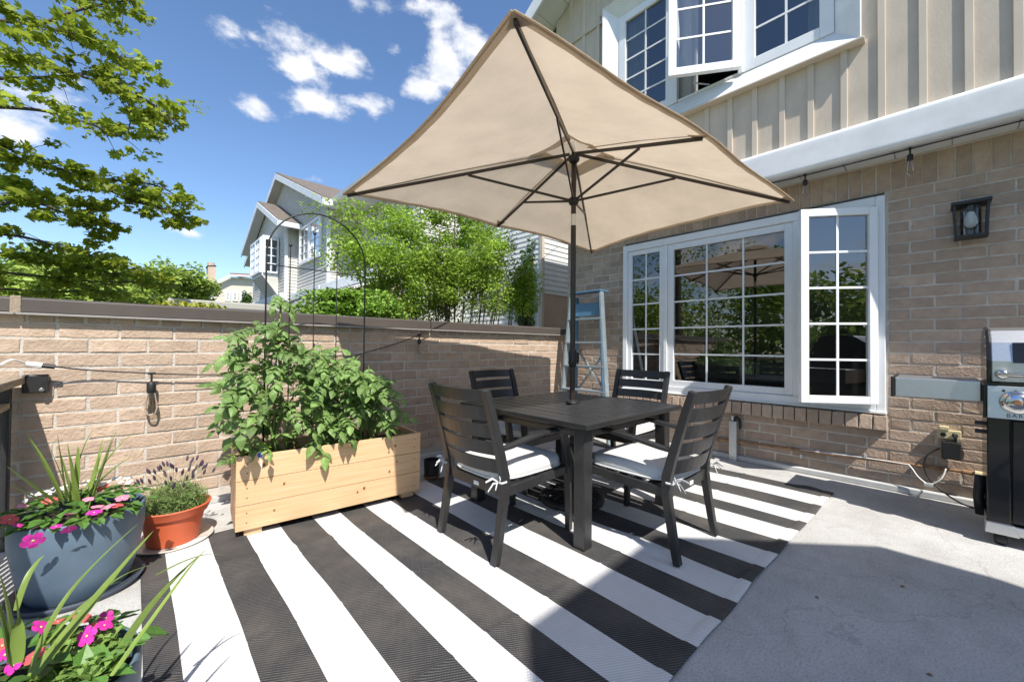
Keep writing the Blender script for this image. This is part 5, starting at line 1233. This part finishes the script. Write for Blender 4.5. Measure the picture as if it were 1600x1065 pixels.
# ================================================================== TREES
def limb(t, pts, r0, r1, mat='bark', name='limb'):
    P = smooth(pts, 4); n = len(P); return MB().tube(P, [r0 + (r1 - r0) * i / (n - 1) for i in range(n)], 7).build(name, mat, t, smooth=True)
def clump(c, rad, n, out_, rr, flat=.55):
    for _ in range(n):
        d = V((rr.gauss(0, 1), rr.gauss(0, 1), rr.gauss(0, 1) * flat)); d = d.normalized() * rad * rr.random() ** .45; out_.append(tuple(V(c) + V((d.x, d.y, d.z * flat))))
def maple():
    rr = random.Random(3); base = V((-5.2, 6.4, -3.2)); t = thing('maple_tree', 'maple tree overhanging from the left with layered bright green leaves', 'tree', base)
    LV = []; tw = MB()
    trunk = [V((0, 0, 0)), V((.1, .05, 2.5)), V((.05, .1, 5)), V((.2, 0, 8)), V((.1, .1, 10.5))]
    limb(t, trunk, .24, .06, name='trunk')
    def W_(u, v, D): return at_d(u, v, D) - base
    # boughs drawn as polylines (u, v, depth); leaves cluster along them and on side twigs
    boughs = [([(-300, 120, 4.6), (-120, 122, 4.9), (40, 122, 5.1), (120, 117, 5.2), (200, 108, 5.3)], .035, [.2, 1]),
              ([(-300, 160, 4.4), (-60, 165, 4.6), (60, 172, 4.8), (130, 190, 4.9), (190, 215, 5.0)], .03, [.3, .5]),
              ([(-260, 20, 4.6), (-40, 30, 4.8), (60, 40, 5.0), (130, 60, 5.1), (185, 90, 5.2)], .03, [.1, 1]),
              ([(60, 40, 5.0), (110, 20, 5.1), (170, 5, 5.2), (205, 2, 5.2)], .02, [.1, 1]),
              ([(120, 117, 5.2), (190, 140, 5.3), (235, 160, 5.4), (275, 190, 5.4)], .018, [.3, 1]),
              ([(190, 140, 5.3), (205, 175, 5.3), (200, 205, 5.3)], .014, [.3, 1]),
              ([(-300, 250, 4.7), (-80, 250, 5.0), (40, 250, 5.2), (120, 275, 5.4), (200, 310, 5.6), (250, 325, 5.7), (292, 345, 5.8)], .034, [.15, 1]),
              ([(120, 275, 5.4), (190, 282, 5.5), (245, 290, 5.6), (285, 312, 5.7)], .016, [.3, 1]),
              ([(-200, 330, 4.8), (-20, 320, 5.1), (60, 318, 5.2), (130, 345, 5.4), (190, 350, 5.5)], .026, [.2, 1]),
              ([(-200, 360, 5.0), (0, 365, 5.3), (90, 385, 5.5), (160, 405, 5.6), (215, 420, 5.7)], .026, [.1, 1]),
              ([(-200, 420, 5.2), (-20, 425, 5.5), (70, 432, 5.8), (150, 440, 6.0), (230, 440, 6.2)], .03, [.1, 1]),
              ([(-200, 390, 5.2), (-20, 395, 5.4), (60, 400, 5.6), (130, 418, 5.8), (200, 432, 6.0)], .024, [.05, 1]), ([(-200, 300, 5.0), (-20, 295, 5.2), (50, 300, 5.4), (110, 318, 5.5), (160, 325, 5.6)], .02, [.1, 1]),
              ([(-150, 200, 4.6), (-40, 215, 4.8), (20, 235, 5.0), (70, 262, 5.1)], .02, [.3, 1]),
              ([(-180, -40, 4.7), (0, -30, 5.0), (90, -20, 5.2), (160, -18, 5.3)], .025, [.1, 1]),
              ([(-200, 80, 4.4), (-60, 85, 4.6), (20, 90, 4.7), (60, 100, 4.8)], .02, [.2, 1]), ([(-250, 470, 5.4), (-60, 450, 5.7), (60, 455, 6.0), (180, 455, 6.3)], .03, [.1, 1])]
    for pts, r0, (f0, dens) in boughs:
        P = smooth([W_(*q) for q in pts], 5); limb(t, [W_(*q) for q in pts], r0, .006)
        m = len(P)
        for i in range(int(m * f0), m):
            f = i / m
            for k in range(2):
                if rr.random() > dens * (.75 if f > .4 else .5): continue
                d = V((rr.gauss(0, 1), rr.gauss(0, 1), rr.gauss(-.1, .3))).normalized(); L_ = rr.uniform(.1, .45); e = P[i] + d * L_
                tw.tube([P[i], P[i] + d * L_ * .5 + V((0, 0, .03)), e], [.005, .004, .002], 4, False)
                clump(e, rr.uniform(.10, .21), rr.randrange(14, 36), LV, rr, .55)
    tw.build('twig', 'bark', t)['kind'] = 'stuff'
    # rest of the crown, out of frame to the left and above
    for _ in range(150):
        c = V((rr.uniform(-2.6, 1.4), rr.uniform(-2.2, 2.8), rr.uniform(4.2, 10.8)))
        p = c + base; dd = p - CAM_P; dep = dd.dot(_F)
        if dep > 0:
            u = dd.dot(_R) / dep * CAM_F + 800; v = 532.5 - dd.dot(_U) / dep * CAM_F
            if u > -140 and v > -120: continue
        clump(c, rr.uniform(.5, .8), 40, LV, rr, .7)
    scatter_leaves('crown', LV, .064, 'leaf_maple', t, 'maple', .5, svar=.55)
maple()
def bush(name, lb, base, c, rad, n, size, mat, seed, trunks=5, cat='tree', group=None, shell=.5, shape='oval', bark='bark', lobes=14, lr=(.34, .52)):
    rr = random.Random(seed); t = thing(name, lb, cat, base, group=group); base = V(base); c = V(c); rad = V(rad); LV = []
    cl = []
    for k in range(lobes):
        d = V((rr.gauss(0, 1), rr.gauss(0, 1), rr.gauss(0, 1))).normalized() * rr.random() ** .4 * (1.06 - lr[1]); p = c + V((d.x * rad.x, d.y * rad.y, d.z * rad.z)); cl.append(p)
    for k in range(trunks):
        p = rr.choice(cl); q = V((rr.uniform(-.15, .15), rr.uniform(-.15, .15), 0)); e = p - base; limb(t, [q, q.lerp(e, .35) + V((rr.uniform(-.1, .1), rr.uniform(-.1, .1), .25)), q.lerp(e, .7) + V((rr.uniform(-.1, .1), 0, .1)), e], .035 * max(.6, rad.z), .006, bark, 'trunk' if k == 0 else 'limb')
    per = n // lobes
    for p in cl:
        R_ = rr.uniform(*lr)
        for _ in range(per):
            d = V((rr.gauss(0, 1), rr.gauss(0, 1), rr.gauss(0, 1))).normalized() * (rr.random() ** .5) * R_; q = p + V((d.x * rad.x, d.y * rad.y, d.z * rad.z)); LV.append(tuple(q - base))
    scatter_leaves('crown', LV, size, mat, t, shape, .5)
    return t
bush('ornamental_tree', 'leafy yellow-green multi-stem tree just beyond the parapet, under the umbrella edge', (3.6, 5.4, -3.2), at_y(690, 412, 5.4), (2.25, .9, 1.12), 46000, .044, 'leaf_ash', 21, 24, lobes=170, lr=(.09, .24))
bush('ornamental_tree', 'sparse leafy branches in front of the white clapboard corner', (4.9, 5.2, -3.2), at_y(815, 455, 5.2), (.5, .4, .85), 3200, .05, 'leaf_ash', 23, 7, lobes=14)
bush('garden_shrub', 'dense bright green shrub behind the coping, left of the ornamental tree', (2.1, 5.0, -3.2), at_y(545, 482, 5.0), (.8, .5, .36), 9000, .05, 'leaf_shrub', 22, 5, 'shrub', lobes=50, lr=(.15, .34))
bush('climbing_vine', 'dark green vine climbing the clapboard corner behind the branches', (6.42, 6.3, -3.2), (6.42, 6.45, 2.3), (.16, .45, 1.7), 2600, .09, 'leaf_vine', 24, 3, 'vine', lobes=16)
bush('round_tree', 'rounded mid-green tree left of the brick chimney', (2.6, 24, -3.2), at_y(272, 450, 24), (2.0, 1.6, 1.8), 9000, .17, 'leaf_far', 25, 5, lobes=60, lr=(.12, .32))
bush('round_tree', 'broad dark tree filling the gap behind the maple at far left', (-3.2, 17, -3.2), at_y(135, 455, 17), (2.7, 1.8, 1.4), 9000, .15, 'leaf_far', 26, 5, lobes=70, lr=(.10, .3))
bush('garden_shrub', 'small yellow flowering shrub peeping over the coping', (-.2, 4.6, -3.2), at_y(300, 478, 4.6), (.42, .25, .085), 420, .035, 'leaf_yellow', 27, 3, 'shrub', lobes=7)
bush('round_tree', 'leafy green tree at the far left edge above the coping', (-7, 15, -3.2), at_y(20, 455, 15), (2.4, 1.6, 1.5), 7500, .15, 'leaf_far', 28, 5, lobes=60, lr=(.10, .3))
bush('small_conifer', 'small dark green conifer beside the cream house windows', (5.9, 36, -3.2), at_y(386, 470, 36), (.5, .5, 1.0), 900, .16, 'leaf_vine', 29, 2, lobes=10)

# trees round the terrace that only the window panes show
for i, (x, y, zc, R_) in enumerate([(-8.5, 4.0, 2.2, 3.0), (-9.5, 9.0, 1.8, 3.2), (-7.5, 13.5, 1.5, 2.8), (-6.5, 9.8, .3, 2.0)]):
    bush('yard_tree', ['tall leafy tree mirrored in the middle pane of the big window', 'broad leafy tree mirrored at the left of the big window', 'leafy tree mirrored low in the narrow left pane of the window', 'low leafy tree mirrored just above the wall in the big window'][i], (x, y, -3.2), (x, y, zc), (R_, R_, R_ * 1.05), 5200, .2, 'leaf_far', 60 + i, 5, lobes=60, lr=(.14, .36))
for i, (x, y, zc, R_) in enumerate([(1.0, -9.5, 1.2, 2.6), (-1.8, -11, 1.6, 3.0), (3.6, -12, 1.0, 2.6)]):
    bush('yard_tree', ['leafy tree mirrored in the middle of the open casement pane', 'leafy tree mirrored at the left of the open casement pane', 'leafy tree mirrored at the right of the open casement pane'][i], (x, y, -3.2), (x, y, zc), (R_, R_, R_), 4200, .22, 'leaf_far', 70 + i, 5, lobes=50, lr=(.14, .36))

# dry leaf scraps blown on the deck
LM = oval_leaf('knot'); r = random.Random(9)
for x, y, lb in [(2.3, .40, 'tiny dry brown leaf scrap on the deck nearest the rug edge'), (2.72, .12, 'tiny dry brown leaf scrap in the middle of the shaded deck'), (2.05, .02, 'tiny dry brown leaf scrap on the deck at the bottom right corner')]:
    tag(link('dry_leaf', LM, None, (x, y, .004), Quaternion((0, 0, 1), r.uniform(0, 6.28)), r.uniform(.014, .026)), lb, 'leaf', 'dry leaf scraps on the deck')
